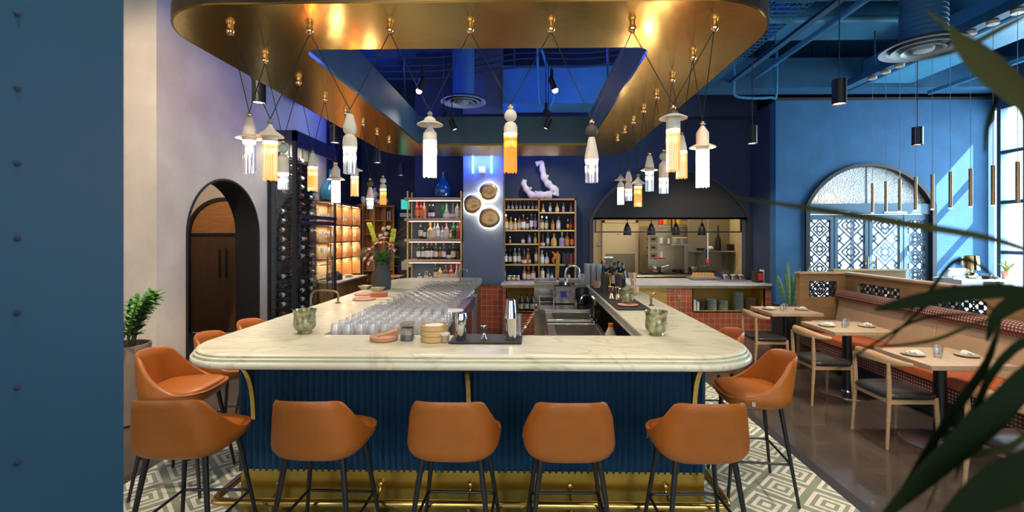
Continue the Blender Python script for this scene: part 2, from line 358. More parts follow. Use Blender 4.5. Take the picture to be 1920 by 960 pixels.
# back wall with the kitchen pass
PX0, PX1, PZ = 1.24, 4.2, 2.14
struct('wall_back', MB().prism([(-2.28,0),(4.3,0),(4.3,ZC),(-2.28,ZC),(-2.28,.001)][:1]+[(PX0,0),(PX0,PZ),(PX1,PZ),(PX1,0),(4.3,0),(4.3,ZC),(-2.28,ZC)], 9.25, 9.4, 'y'), M['navy'])
ap = segarc(PX0-.02, PX1+.02, 2.1, .95, 30)
ar = MB(); ar.prism([(PX0-.02, PZ-.005)] + ap + [(PX1+.02, PZ-.005)], 9.20, 9.25, 'y'); struct('trim_3', ar, M['blackm'])
fr = MB(); op = segarc(PX0-.09, PX1+.09, 2.1, 1.02, 30); fr.prism([(PX0-.09,.95)]+op+[(PX1+.09,.95),(PX1+.02,.95)]+list(reversed(ap))+[(PX0-.02,.95)], 9.17, 9.25, 'y'); struct('trim_4', fr, mat('pass_arch_edge', (.02,.022,.03), .5))
# kitchen room
kr = MB(); kr.box(.9,1.0,9.4,12,0,2.9); kr.box(4.6,4.7,9.4,12,0,2.9); struct('wall_kitchen', kr, M['kwall'])
struct('wall_kitchen', MB().box(.9,4.7,12,12.1,0,2.9), M['kwall'])
struct('ceiling', MB().box(.9,4.7,9.4,12,2.9,3.0), M['kwall'])
# right: blue wall with the arched lattice entrance
ax0, ax1, azs, arise = 4.80, 7.04, 2.32, .73
seg = segarc(ax0, ax1, azs, arise, 30)
struct('wall_right', MB().prism([(4.3,0),(ax0,0)]+seg+[(ax1,0),(8.07,0),(8.07,4.15),(4.3,4.15)], 8.3, 8.5, 'y'), M['bluewall'])
struct('wall_right', MB().box(4.3, 4.45, 8.5, 9.4, 0, 4.15), M['navy'])
struct('wall_back', MB().box(-2.15, 8.25, 12.1, 12.2, 0, ZC), M['navy'])
struct('wall_right', MB().box(8.07, 8.25, 8.3, 12.2, 4.0, ZC), M['navy'])
struct('trim_5', MB().box(4.3,8.07,8.3,8.42,4.15,4.2), M['blackm'])
tr = MB(); tin = segarc(ax0+.05, ax1-.05, azs, arise-.05, 30)
tr.prism([(ax0,0)]+seg+[(ax1,0),(ax1-.07,0)]+list(reversed(segarc(ax0+.07, ax1-.07, azs, arise-.06, 30)))+[(ax0+.07,0)], 8.25, 8.48, 'y'); struct('trim_6', tr, M['blackwood'])
# window wall on the far right
wy0, wy1, wz0, wz1 = 5.3, 8.18, .55, 4.0
w = MB()
w.prism([(-3.2,0),(8.3,0),(8.3,ZC),(-3.2,ZC),(-3.2,.001)][:1] + [(8.3,0),(8.3,wz0),(wy0,wz0),(wy0,wz1),(8.3,wz1),(8.3,ZC),(-3.2,ZC)], 8.07, 8.25, 'x')
struct('wall_right', w, M['bluewall'])
wf = MB()
for y in (wy0+.03, 6.2, 7.2, 7.75, wy1): wf.box(8.02,8.14,y-.035,y+.035,wz0,wz1)
for z in (wz0+.03, 1.5, 2.35, 3.2, wz1-.03): wf.box(8.03,8.13,wy0,wy1,z-.03,z+.03)
win1 = struct('window_1', wf, mat('window_frame_grey', (.05,.10,.13), .4))
part('pane', MB().box(8.09,8.10,wy0,wy1,wz0,wz1), M['panel_glass'], win1)
# wall behind the camera with two big windows
fw = MB(); fw.box(-7.0,8.07,-3.2,-3.05,0,.5); fw.box(-7.0,8.07,-3.2,-3.05,4.2,ZC)
for x0,x1 in ((-7,-5.2),(-.9,.7),(5.6,8.07)): fw.box(x0,x1,-3.2,-3.05,.5,4.2)
struct('wall_front', fw, M['plaster'])
for k,(x0,x1) in enumerate(((-5.2,-.9),(.7,5.6))):
    q = MB(); n = 4
    for i in range(n+1): xx = x0+(x1-x0)*i/n; q.box(xx-.03,xx+.03,-3.18,-3.08,.5,4.2)
    for z in (.53,2.9,4.17): q.box(x0,x1,-3.17,-3.09,z-.03,z+.03)
    struct('window_%d'%(k+2), q, M['blackwood'])
# foreground blue column beside the camera
xr = -1.407
fc = MB(); fc.box(xr-.5, xr, 1.15, 1.6, 0, ZC)
col = struct('wall_left', fc, M['foreblue'])
rv = MB()
for k in range(16): rv.lathe([(.008,0),(.008,.004),(.004,.007)], 10, (0,0,0)) if False else rv.sphere((xr, 1.262, .15+.205*k), .009, 8, 6)
part('rivet_row', rv, M['navy'], col)

# ---- ceiling services (right half and inside the canopy opening)
def services(name, label, cat, mb, m='ceil', **k): return solo(name, mb, M[m], label, cat, **k)
bm_ = MB(); bm_.box(2.5,8.05,7.9,8.28,4.25,4.75); struct('ceiling_beam', bm_, M['ceil'])
bm_ = MB(); bm_.box(-2.2,4.3,9.0,9.25,4.06,5.3); struct('ceiling_beam', bm_, M['navy'])
bm_ = MB(); bm_.box(2.0,8.05,5.6,6.0,4.75,5.3); struct('ceiling_beam', bm_, M['ceil'])
bm_ = MB(); bm_.box(-4.2,2.2,7.2,7.45,4.95,5.3); struct('ceiling_beam', bm_, M['ceil'])
services('air_duct', 'rectangular blue duct crossing behind the large round diffuser', 'duct', MB().rbox(3.6,8.0,6.5,7.2,4.74,5.2,.03), 'duct')
services('air_duct', 'wide pale blue duct running along the ceiling above the rod pendants', 'duct', MB().rbox(5.5,6.3,1.5,7.88,4.30,4.68,.03).box(5.9,5.91,3,3.02,4.68,5.3).box(5.9,5.91,5,5.02,4.68,5.3), 'duct')
services('air_duct', 'boxy blue duct seen through the canopy opening behind the drop hose', 'duct', MB().rbox(-.5,1.6,8.3,8.9,4.1,4.8,.04).box(-.3,-.28,8.5,8.52,4.8,5.3).box(1.4,1.42,8.5,8.52,4.8,5.3), 'duct')
services('pipe', 'horizontal blue pipe crossing the ceiling left of the large diffuser', 'pipe', MB().tube([(2.4,6.3,4.66),(5.4,6.3,4.66)], .05, 10).tube([(3.2,6.3,4.66),(3.2,6.3,ZC)],.008,5).tube([(5.2,6.3,4.66),(5.2,6.3,ZC)],.008,5), 'duct')
for k,(x,z,r,l) in enumerate(((3.75,4.42,.03,'blue conduit running beside the cable tray towards the window'),(5.28,4.2,.045,'dark blue pipe just beyond the rod pendant track'),(6.6,4.15,.04,'blue pipe nearest the window wall'),(3.95,4.6,.018,'thin blue conduit above the strut channel'))):
    services('pipe', l, 'pipe', MB().tube([(x,.9,z),(x,7.88,z)], r, 8).tube([(x,3.0,z),(x,3.0,ZC)],.006,5).tube([(x,5.1,z),(x,5.1,ZC)],.006,5), 'duct')
# cable tray: wire basket
ct = MB(); X0,X1,Z0 = 2.65,3.05,4.3
for i in range(6):
    x = X0+(X1-X0)*i/5; ct.tube([(x,2.2,Z0),(x,8.3,Z0)], .005, 4)
for z in (Z0+.05,Z0+.1):
    for x in (X0,X1): ct.tube([(x,2.2,z),(x,8.3,z)], .005, 4)
y = 2.2
while y < 8.3: ct.tube([(X0,y,Z0+.1),(X0,y,Z0),(X1,y,Z0),(X1,y,Z0+.1)], .0045, 4); y += .1
tray = thing('cable_tray', 'blue wire basket cable tray hanging beside the canopy', 'cable tray'); part('basket', ct, M['duct'], tray)
for y in (2.6,4.4,6.2,8.0):
    for x in (X0,X1): part('hanger_rod', MB().tube([(x,y,Z0),(x,y,ZC)], .006, 5), M['duct'], tray)
st = MB(); 
for dz in (0,.035): st.box(3.32,3.40,2.0,8.2,4.33+dz,4.345+dz)
st.box(3.355,3.365,2.0,8.2,4.34,4.37)
for y in (2.9,4.7,6.5): st.tube([(3.36,y,4.37),(3.36,y,ZC)], .007, 5)
services('strut_channel', 'double blue strut channel running along right of the cable tray', 'strut', st, 'ceil')
bd = MB(); bd.tube(smoothpts([(3.36,7.8,5.2),(3.36,7.8,4.3),(3.36,7.8,4.12),(3.5,7.8,4.06),(3.95,7.8,4.06),(4.05,7.8,4.15),(4.05,7.8,5.25)],5), .022, 8)
services('pipe', 'bent blue conduit loop near the top of the blue wall', 'pipe', bd, 'duct')
# conduits and hose in the canopy opening
for k,(z,l) in enumerate(((5.06,'uppermost of the thin conduits across the opening'),(4.93,'second thin conduit across the opening'),(4.84,'third thin conduit across the opening'),(4.72,'lowest thin conduit across the opening'))):
    services('conduit', l, 'pipe', MB().tube(smoothpts([(-3.4,8.32+.03*k,z-.1),(-1.6,8.32+.03*k,z-.1),(-.2,8.13+.02*k,z+.02),(1.0,8.13+.02*k,z+.02),(2.0,8.0,z+.1)],4), .014, 6), 'navy')
h = MB(); h.tube(smoothpts([(.12,7.95,5.3),(.13,7.95,4.2),(.2,7.95,3.98),(.34,7.95,4.0),(.38,7.95,4.25),(.2,7.95,4.9),(.1,7.95,5.2)],6), .022, 8)
services('drop_hose', 'looped blue hose hanging from the ceiling in the canopy opening', 'hose', h, 'duct')
services('pipe', 'slanting pale blue conduit at the right side of the canopy opening', 'pipe', MB().tube([(1.55,5.2,5.3),(1.55,5.2,4.9),(1.55,7.6,4.3),(1.95,7.6,4.3),(1.95,7.6,5.3)], .02, 8), 'duct')
services('junction_box', 'small dark junction box on the ceiling inside the opening', 'electrical box', MB().box(-2.55,-2.2,7.6,7.75,4.72,4.86).box(-2.4,-2.36,7.66,7.70,4.86,5.3), 'navy2')

# round diffusers with duct drops
def diffuser(name, label, c, r, zt, duct_r, ribs=False):
    t = thing('ceiling_diffuser', label, 'air vent', c)
    for k, rr in enumerate((1, .74, .5)):
        q = MB(); q.lathe([(r*rr*.80, .045-.0*k), (r*rr*.84,.02), (r*rr, 0), (r*rr*1.0, .012), (r*rr*.86,.04),(r*rr*.8,.06)], 36, (0,0,.03-.012*k), False, False); part('ring', q, name, t)
    part('core', MB().lathe([(.02,.0),(r*.22,.01),(r*.26,.04)],24,(0,0,0)), name, t)
    part('backplate', MB().cyl((0,0,.075), r*.92, .01, 32), M['blackm'], t)
    pr = []
    z = .08
    while z < zt - c[2]:
        pr += [(duct_r, z), (duct_r*1.0, z+.045), (duct_r*(1.03 if ribs else 1), z+.05)]; z += .055 if ribs else .5
    part('duct', MB().lathe(pr, 28, (0,0,0), False, False), M['ceil'], t)
    return t
greyvent = mat('diffuser_grey', (.30,.36,.40), .5); bluevent = mat('diffuser_dark_blue', (.05,.07,.13), .5)
diffuser(greyvent, 'large round blue-grey ceiling diffuser under a ribbed blue duct', (4.33, 5.25, 3.81), .40, ZC, .21, True)
diffuser(greyvent, 'round ceiling diffuser under a duct inside the canopy opening', (-1.13, 7.9, 4.0), .38, ZC, .185)
diffuser(bluevent, 'dark round diffuser high beside the plaster wall', (-3.74, 8.1, 4.06), .32, ZC, .16)
# ================================================================== BAR
bar = thing('bar_counter', 'island bar with thick cream marble top, navy fluted panels and brass kick plate', 'bar', (0,0,0))
OX0, OX1, OY0, OY1 = -2.18, 1.41, 2.68, 7.65
IX0, IX1, IY0, IY1 = -1.45, .78, 3.26, 6.75
GX0, GX1 = -.79, .06
def bar_loop(ins, inin=0):
    r = .42 - ins; n = 14
    x0, x1, y0, y1 = OX0+ins, OX1-ins, OY0+ins, OY1-ins
    P = [(GX0-inin, y1)]
    def corner(cx, cy, a0, a1, rr): return [(cx+rr*math.cos(a0+(a1-a0)*k/n), cy+rr*math.sin(a0+(a1-a0)*k/n)) for k in range(n+1)]
    P += corner(x0+r, y1-r, PI/2, PI, r) + corner(x0+r, y0+r, PI, 1.5*PI, r) + corner(x1-r, y0+r, 1.5*PI, 2*PI, r) + corner(x1-r, y1-r, 0, PI/2, r)
    P += [(GX1+inin, y1), (GX1+inin, IY1+.0), (IX1+inin, IY1), (IX1+inin, IY0-inin), (IX0-inin, IY0-inin), (IX0-inin, IY1), (GX0-inin, IY1)]
    return P
prof = [(.030,1.018,0),(.008,1.019,0),(.001,1.026,0),(0,1.038,0),(.001,1.050,0),(.006,1.056,0),(.014,1.058,0),(.022,1.052,0),(.022,1.068,0),(.017,1.072,0),(.020,1.076,0),(.027,1.079,0),(.034,1.073,0),(.034,1.086,0),(.031,1.089,0),(.034,1.093,0),(.041,1.097,0),(.046,1.100,.002),(.056,1.100,.004)]
ct = MB(); ct.loft([[(x,y,z) for x,y in bar_loop(i, q)] for i,z,q in prof], True, True)
top = part('countertop', ct, M['marble'], bar, label='cream veined marble top with stepped edge', sharp=50)
BX0,BX1,BY0,BY1 = -1.85,1.09,2.98,7.35
def flute_loop(d):
    # corrugated outline around three sides
    P = []
    def run(ax, ay, bx, by, nx, ny):
        L_ = math.hypot(bx-ax, by-ay); n = int(L_/.04)*6
        for k in range(n):
            t = k/n; w = .0135*math.cos(2*PI*t*(n/6)) ; P.append((ax+(bx-ax)*t+nx*w, ay+(by-ay)*t+ny*w))
    run(BX0,BY1,BX0,BY0,-1,0); run(BX0,BY0,BX1,BY0,0,-1); run(BX1,BY0,BX1,BY1,1,0)
    return P
FL = flute_loop(0); nF = len(FL); q = MB()
q.loft([[(x,y,.29) for x,y in FL],[(x,y,1.024) for x,y in FL]], closed=False)
q.box(BX0+.02,BX1-.02,BY0+.02,BY0+.10,.29,1.024); q.box(BX0+.02,BX0+.10,BY0+.1,BY1,.29,1.024); q.box(BX1-.10,BX1-.02,BY0+.1,BY1,.29,1.024)
part('fluted_panel', q, M['flute'], bar, sharp=60)
q = MB(); q.box(BX0-.004,BX1+.004,BY0-.004,BY0+.1,.006,.30); q.box(BX0-.004,BX0+.1,BY0+.1,BY1,.006,.30); q.box(BX1-.1,BX1+.004,BY0+.1,BY1,.006,.30)
part('kick_plate', q, M['kick'], bar, label='brass kick plate')
q = MB(); q.box(BX0-.012,BX0+.005,BY0-.012,BY0+.005,.29,1.02)
part('corner_trim', q, M['navy2'], bar)
for x in (-1.77,-.39,1.03):     # curved brass brackets under the overhang
    c = bez([(x,2.76,1.02),(x,2.93,.98),(x,2.965,.78),(x,2.966,.62)],14); s = MB()
    s.loft([[(x-.014,p.y,p.z),(x+.014,p.y,p.z),(x+.014,p.y+.012,p.z+.004),(x-.014,p.y+.012,p.z+.004)] for p in c], True, True)
    part('bracket', s, M['brass'], bar)
    s = MB(); s.prism([(2.77,1.02)]+[(p.y+.014,p.z) for p in c]+[(2.985,.62),(2.985,1.02)], x-.006, x+.006, 'x'); part('gusset', s, M['navy2'], bar)
for y in (3.9, 5.0, 6.1):
    for sx, ox in ((-1, BX0), (1, BX1)):
        c = bez([(ox+sx*.22,y,1.02),(ox+sx*.05,y,.98),(ox+sx*.015,y,.78),(ox+sx*.013,y,.62)],12); s = MB()
        s.loft([[(p.x,y-.014,p.z),(p.x,y+.014,p.z),(p.x-sx*.012,y+.014,p.z),(p.x-sx*.012,y-.014,p.z)] for p in c], True, True); part('bracket', s, M['brass'], bar)
for x in (-.98,-.5,-.12,.62): part('purse_hook_block', MB().rbox(x-.06,x+.06,2.80,2.86,.985,1.026,.01), M['blackm'], bar)
# foot rail
rl = MB(); rz_, ry = .15, 2.865
P = [(BX0-.12,6.9,rz_),(BX0-.12,ry+.05,rz_),(BX0-.105,ry+.01,rz_),(BX0-.07,ry,rz_),(BX1+.07,ry,rz_),(BX1+.105,ry+.01,rz_),(BX1+.12,ry+.05,rz_),(BX1+.12,6.9,rz_)]
rl.tube(P, .024, 12); rail = part('foot_rail', rl, M['brass'], bar)
for x in (-1.6,-.95,-.38,.25,.85):
    s = MB(); s.tube([(x,ry,rz_),(x,ry,.01)], .010, 8); s.lathe([(.03,0),(.03,.01),(.014,.03)],12,(x,ry,.006)); s.tube(bez([(x,ry,rz_),(x,ry+.09,rz_+.02),(x,BY0-.01,rz_+.07)],6), .009, 8); s.sphere((x,BY0-.012,rz_+.07), .022, 10, 6); part('rail_bracket', s, M['brass'], rail)
for y in (3.4,4.2,5.0,5.8):
    for ox in (BX0-.12, BX1+.12):
        sx = 1 if ox < 0 else -1
        s = MB(); s.tube([(ox,y,rz_),(ox,y,.01)], .010, 8); s.lathe([(.03,0),(.03,.01),(.014,.03)],12,(ox,y,.006)); s.tube(bez([(ox,y,rz_),(ox+sx*.05,y,rz_+.02),(ox+sx*.11,y,rz_+.07)],6), .009, 8); part('rail_bracket', s, M['brass'], rail)

# --- brass service rails on the side arms
def service_rail(x0, x1, y, zdrop, label):
    s = MB(); s.tube(smoothpts([(x0,y,1.1),(x0,y,1.19),(x0+(x1-x0)*.12,y,1.222),(x0+(x1-x0)*.3,y,1.228),(x0+(x1-x0)*.75,y,1.228),(x0+(x1-x0)*.93,y,1.21),(x1,y,1.16),(x1,y,zdrop)],5), .0105, 10)
    s.lathe([(.026,0),(.026,.01),(.014,.016)],16,(x0,y,1.1)); s.tube([(x1,y,zdrop),(x1-(.06 if x1>0 else -.06),y,zdrop-.01)],.0105,8)
    return solo('service_rail', s, M['darkbrass'], label, 'rail')
service_rail(-1.96,-2.24,4.75,1.0,'bent bronze service rail arching over the wine rack side edge of the bar')
service_rail(1.19,1.46,4.64,1.0,'bent bronze service rail arching over the dining side edge of the bar')

# ================================================================== STOOLS
def superell(a, rx, ry, n=3.4):
    c, s = math.sin(a), -math.cos(a)     # a=0 points to the back (-Y)
    k = (abs(c/rx)**n + abs(s/ry)**n) ** (-1/n); return k*c, k*s
def make_stool():
    t = thing('bar_stool', 'x', 'bar stool', (0,0,0)); n = 72
    def topz(a):
        d = abs((a+PI) % (2*PI) - PI)*180/PI
        if d < 51: return .968 - .024*(d/51)**2 - .016*max(0,(d-40)/11)**2
        if d < 118:
            u = (d-51)/67; return .702 + .226*(1-u)**2.2
        return .702
    def pt(a, v, off=0):
        zt = topz(a); z0 = .615
        if v <= .3:   # curved belly
            w = v/.3; sc_ = .58 + .42*math.sin(w*PI/2); z = z0 + (.70-z0)*(1-math.cos(w*PI/2)); x, y = superell(a, (.246+off)*sc_, (.232+off)*sc_)
        else:
            w = (v-.3)/.7; z = .70 + (zt-.70)*w; h = (z-.70)/.265; x, y = superell(a, .246+off-.026*h, .232+off+.004, 3.4-1.0*min(1,max(0,h))); y -= .060*h*max(0, math.cos(a))**.5 if math.cos(a) > 0 else 0
        return (x, y, z)
    A = [2*PI*k/n for k in range(n)]
    rings = [[pt(a, v) for a in A] for v in (0,.06,.12,.18,.24,.3,.45,.6,.75,.88,.97)]
    rings.append([tuple(Vector(pt(a,1,-.008)) + Vector((0,0,.004))) for a in A])
    rings += [[tuple(Vector(pt(a, v, -.024)) + Vector((0,0,0))) for a in A] for v in (.98,.85,.65,.45,.32)]
    q = MB(); q.loft(rings, True, False); part('shell', q, M['leather'], t, sharp=60)
    q = MB(); rr = []
    for sc_, z in ((.86,.655),(.90,.69),(.895,.712),(.84,.722),(.55,.728),(.2,.724),(.01,.722)):
        rr.append([(superell(a,.246*sc_,.232*sc_,3.6)[0], superell(a,.246*sc_,.232*sc_,3.6)[1]+.006, z) for a in A])
    q.loft(rr, True, True); part('seat_cushion', q, M['leather'], t, sharp=60)
    part('seat_base', MB().lathe([(.13,0),(.15,.02),(.15,.03)],20,(0,0,.60)), M['black'], t)
    L = {}
    for sx in (-1,1):
        for sy in (-1,1):
            a, b_ = Vector((sx*.15,sy*.14,.64)), Vector((sx*.235,sy*.225,.005)); L[sx,sy] = (a,b_)
            part('leg', MB().tube([b_,a],[.010,.0155],12), M['black'], t)
    def at_(k, z): a,b_ = L[k]; u = (z-b_.z)/(a.z-b_.z); return b_.lerp(a,u)
    f = MB(); zf = .27; c = [at_((-1,-1),zf),at_((-1,1),zf),at_((1,1),zf),at_((1,-1),zf)]; loop = []
    for i in range(4):
        p0, p1, p2 = c[i-1], c[i], c[(i+1)%4]; e = .035
        loop += [tuple(x) for x in bez([p1+(p0-p1).normalized()*e, p1, p1+(p2-p1).normalized()*e],4)]
    loop.append(loop[0]); f.tube(loop, .0085, 8); part('footrest', f, M['black'], t)
    part('side_tag', MB().rbox(-.2475,-.2440,.05,.075,.66,.69,.001), M['steel'], t)
    return t
stool0 = make_stool(); first = True
def place_stool(x, y, rz, label):
    global first
    if first: stool0.location = (x,y,.005); stool0.rotation_euler = (0,0,rz); stool0['label'] = label; stool0['group'] = 'tan leather bar stools'; first = False
    else: dup(stool0, (x,y,.005), rz, label, 'tan leather bar stools')
fs = [(-1.87,0.02,'tan leather bar stool in the front row nearest the blue column'),(-1.13,-.03,'second tan leather bar stool of the front row from the blue column'),(-.41,-.02,'middle tan leather bar stool of the front row, facing the brass centre bracket'),
      (.205,.02,'tan leather bar stool in the front row right of the middle one'),(.90,.03,'last tan leather bar stool of the front row, nearest the dining tables')]
for x, r, l in fs: place_stool(x, 2.585, r, l)
place_stool(-2.50,3.36,-PI/2+.12,'tan leather bar stool at the plaster wall side, nearest the front corner')
place_stool(-2.50,3.93,-PI/2+.06,'tan leather bar stool before the archway, second along that side')
place_stool(-2.52,4.52,-PI/2,'tan leather bar stool farthest back on the archway side of the bar')
place_stool(1.56,3.36,PI/2-.10,'tan leather bar stool at the dining side corner of the bar, seat seen from behind')
place_stool(1.56,4.15,PI/2,'tan leather bar stool at the dining side, only its back rim showing over the marble')

# ================================================================== CANOPY
canopy = thing('bar_canopy', 'suspended brass-lined ring canopy with dark blue fascia above the bar', 'canopy', (0,0,0))
CX0,CX1,CY0,CY1 = -2.12,1.40,2.42,7.15; HX0,HX1,HY0,HY1 = -1.48,.775,3.02,6.32; CZ0,CZ1 = 3.0,3.39
def ringmesh(o, i, z0, z1, faces):
    n = len(o); q = MB()
    v = [(x,y,z0) for x,y in o]+[(x,y,z0) for x,y in i]+[(x,y,z1) for x,y in o]+[(x,y,z1) for x,y in i]; f = []
    for k in range(n):
        j = (k+1)%n
        if 'b' in faces: f.append((k,j,n+j,n+k))
        if 't' in faces: f.append((2*n+k,3*n+k,3*n+j,2*n+j))
        if 'o' in faces: f.append((k,2*n+k,2*n+j,j))
        if 'i' in faces: f.append((n+k,n+j,3*n+j,3*n+k))
    q.add(v,f); return q
oo = rrect(CX0,CX1,CY0,CY1,.50,14); ii = rrect(HX0,HX1,HY0,HY1,.10,14); ii2 = rrect(HX0-.02,HX1+.02,HY0-.02,HY1+.02,.12,14); oo2 = rrect(CX0+.02,CX1-.02,CY0+.02,CY1-.02,.48,14); oo3 = rrect(CX0-.012,CX1+.012,CY0-.012,CY1+.012,.512,14)
part('brass_soffit', ringmesh(oo, ii, CZ0, CZ0+.03, 'bito'), M['canopybrass'], canopy, label='polished brass underside', sharp=50)
part('edge_band', ringmesh(oo3, oo2, CZ0+.004, CZ0+.09, 'bito'), M['darkbrass'], canopy, label='bronze edge band')
part('fascia', ringmesh(oo, oo2, CZ0+.09, CZ1+.25, 'bito'), M['navy2'], canopy, label='dark blue outer face')
part('inner_fascia', ringmesh(ii2, ii, CZ0+.03, CZ1, 'bito'), mat('canopy_inner_blue',(.035,.085,.13),.65,noise=.06), canopy, label='slate blue inner face', sharp=50)
part('top_deck', ringmesh(rrect(CX0+.03,CX1-.03,CY0+.03,CY1-.03,.47,14), rrect(HX0-.03,HX1+.03,HY0-.03,HY1+.03,.13,14), CZ1-.02, CZ1, 'bito'), M['navy2'], canopy)
for x,y in ((-1.8,2.8),(1.1,2.8),(-1.8,6.7),(1.1,6.7),(-1.8,4.7),(1.1,4.7)): part('hanger_rod', MB().tube([(x,y,CZ1),(x,y,ZC)],.012,8), M['navy2'], canopy)
AN = {}
def anchor(key, x, y):
    AN[key] = Vector((x,y,CZ0-.04))
    q = MB(); q.cyl((x,y,CZ0-.012),.016,.012,12); q.sphere((x,y,CZ0-.028),.024,14,8); part('cord_anchor', q, M['gold'], canopy)
for k in range(7): anchor(('f',k), -1.73+.462*k, 2.68)
for k in range(7): anchor(('l',k), -1.785, 3.13+.46*k)
for k in range(7): anchor(('r',k), 1.075, 3.13+.45*k)
# ================================================================== PENDANT LAMPS
# pieces from top: (piece, colour); the lit tube hangs below
def lamp_parts(kind, t):
    z = 0.0; parts = []
    def ball(r, m, name='bead'):
        nonlocal z
        parts.append((name, MB().sphere((0,0,z-r), r, 18, 10), m)); z -= 2*r
    def lath(prof, m, name='body'):   # prof top-down (r, dz)
        nonlocal z
        h = -prof[-1][1]; parts.append((name, MB().lathe([(r, z+dz) for r, dz in reversed(prof)], 24), m)); z -= h
    def brim(r, zz, m):
        parts.append(('brim', MB().lathe([(.03,zz+.004),(r*.7,zz-.004),(r,zz-.014),(r,zz-.010),(r*.7,zz+.002),(.03,zz+.012)], 28, (0,0,0), False, False), m))
    W, G, D, K = M['offwhite'], M['greycer'], M['darkcer'], M['gold']
    R = .038
    if kind == 'cone_brim': ball(.014,K); lath([(.014,0),(.022,-.012),(.038,-.085),(.041,-.12),(.038,-.15)],W); brim(.076,z+.028,W)
    elif kind == 'hat': ball(.016,G); lath([(.010,0),(.014,-.012),(.030,-.035),(.066,-.062),(.073,-.070),(.040,-.074),(.040,-.10)],W)
    elif kind == 'pear_dome': ball(.013,G); lath([(.014,0),(.020,-.008),(.037,-.075),(.036,-.098),(.024,-.118)],W); lath([(.022,0),(.036,-.015),(.040,-.04),(.040,-.075)],W)
    elif kind == 'dome_waist': ball(.015,G); lath([(.014,0),(.030,-.012),(.036,-.035)],W,'dome'); brim(.074,z,W); lath([(.030,0),(.012,-.018),(.014,-.028),(.038,-.062),(.039,-.105)],W)
    elif kind == 'ball_dome': ball(.015,K); ball(.036,W,'sphere'); lath([(.016,0),(.030,-.010),(.038,-.03),(.039,-.068)],W)
    elif kind == 'ball_bottle': ball(.015,K); ball(.037,D,'sphere'); lath([(.018,0),(.022,-.02),(.038,-.10),(.040,-.128)],W)
    elif kind == 'dome_brim': ball(.016,K); lath([(.012,0),(.030,-.014),(.036,-.038)],D,'dome'); brim(.078,z+.002,W); lath([(.034,0),(.038,-.01),(.039,-.075)],W)
    elif kind == 'house_brim': ball(.016,K); lath([(.010,0),(.037,-.042),(.038,-.12),(.036,-.15)],W); brim(.078,z+.03,W)
    elif kind == 'ball_house': ball(.013,K); ball(.034,M['mint'],'sphere'); lath([(.010,0),(.036,-.032),(.037,-.145)],W)
    elif kind == 'cone': ball(.013,G); lath([(.013,0),(.018,-.01),(.034,-.085),(.037,-.115)],W)
    return parts, z
def strands(mk, L):
    if mk == 'clear':
        q = MB(); q.lathe([(.0365,-L),(.0365,0)],24,(0,0,0),False,False); q.lathe([(.0335,-L),(.0335,0)],24,(0,0,0),False,False)
        for k in range(14): a = 2*PI*k/14; q.tube([(.035*math.cos(a),.035*math.sin(a),0),(.035*math.cos(a),.035*math.sin(a),-L)],.0016,4)
        q.lathe([(.0365,-L),(.0365,-L+.004)],24,(0,0,0),False,False); return q
    q = MB(); rnd = random.Random(3)
    for k in range(22):
        a = 2*PI*k/22; r = .034 + rnd.uniform(-.002,.002); x,y = r*math.cos(a), r*math.sin(a)
        q.tube([(x,y,0),(x*1.02,y*1.02,-L+rnd.uniform(-.006,.006))],.0042,6)
    for k in range(9):
        a = 2*PI*k/9; x,y = .018*math.cos(a), .018*math.sin(a); q.tube([(x,y,0),(x,y,-L)],.0045,6)
    return q
PW = 5.0
def pendant(kind, mk, A, B, ztop, L, label):
    a, b = AN[A], AN[B]; mid = (a+b)/2
    t = thing('pendant_lamp', label, 'pendant lamp', (mid.x, mid.y, ztop), 0, 'ceramic and glass pendant lamps around the canopy')
    ps, z = lamp_parts(kind, t)
    for nm, mb, mt in ps: part(nm, mb, mt, t)
    part('light_diffuser', MB().lathe([(.034,z-.012),(.037,z)],24), M['led'], t, label='glowing white light source')
    q = strands(mk, L); q.v = [(x,y,zz+z-.004) for x,y,zz in q.v]
    part({'clear':'glass_tube','white':'glass_fringe','amber':'amber_fringe'}[mk], q, M['strand_'+mk], t, label={'clear':'clear glass tube','white':'milky white glass rods','amber':'amber glass rods'}[mk])
    for e in (a, b): part('cord', MB().tube([(0,0,0), tuple(e - Vector((mid.x,mid.y,ztop)))], .0026, 5), M['cord'], t)
    l = bpy.data.lights.new('pendant_light','POINT'); l.energy = PW; l.color = (1,.80,.56); l.shadow_soft_size = .02
    lo = raw('pendant_light', l, t, (0,0,z-.05))
def zpx(py, Y): return CH - (py-PY)*Y/F
N_ = lambda s: s
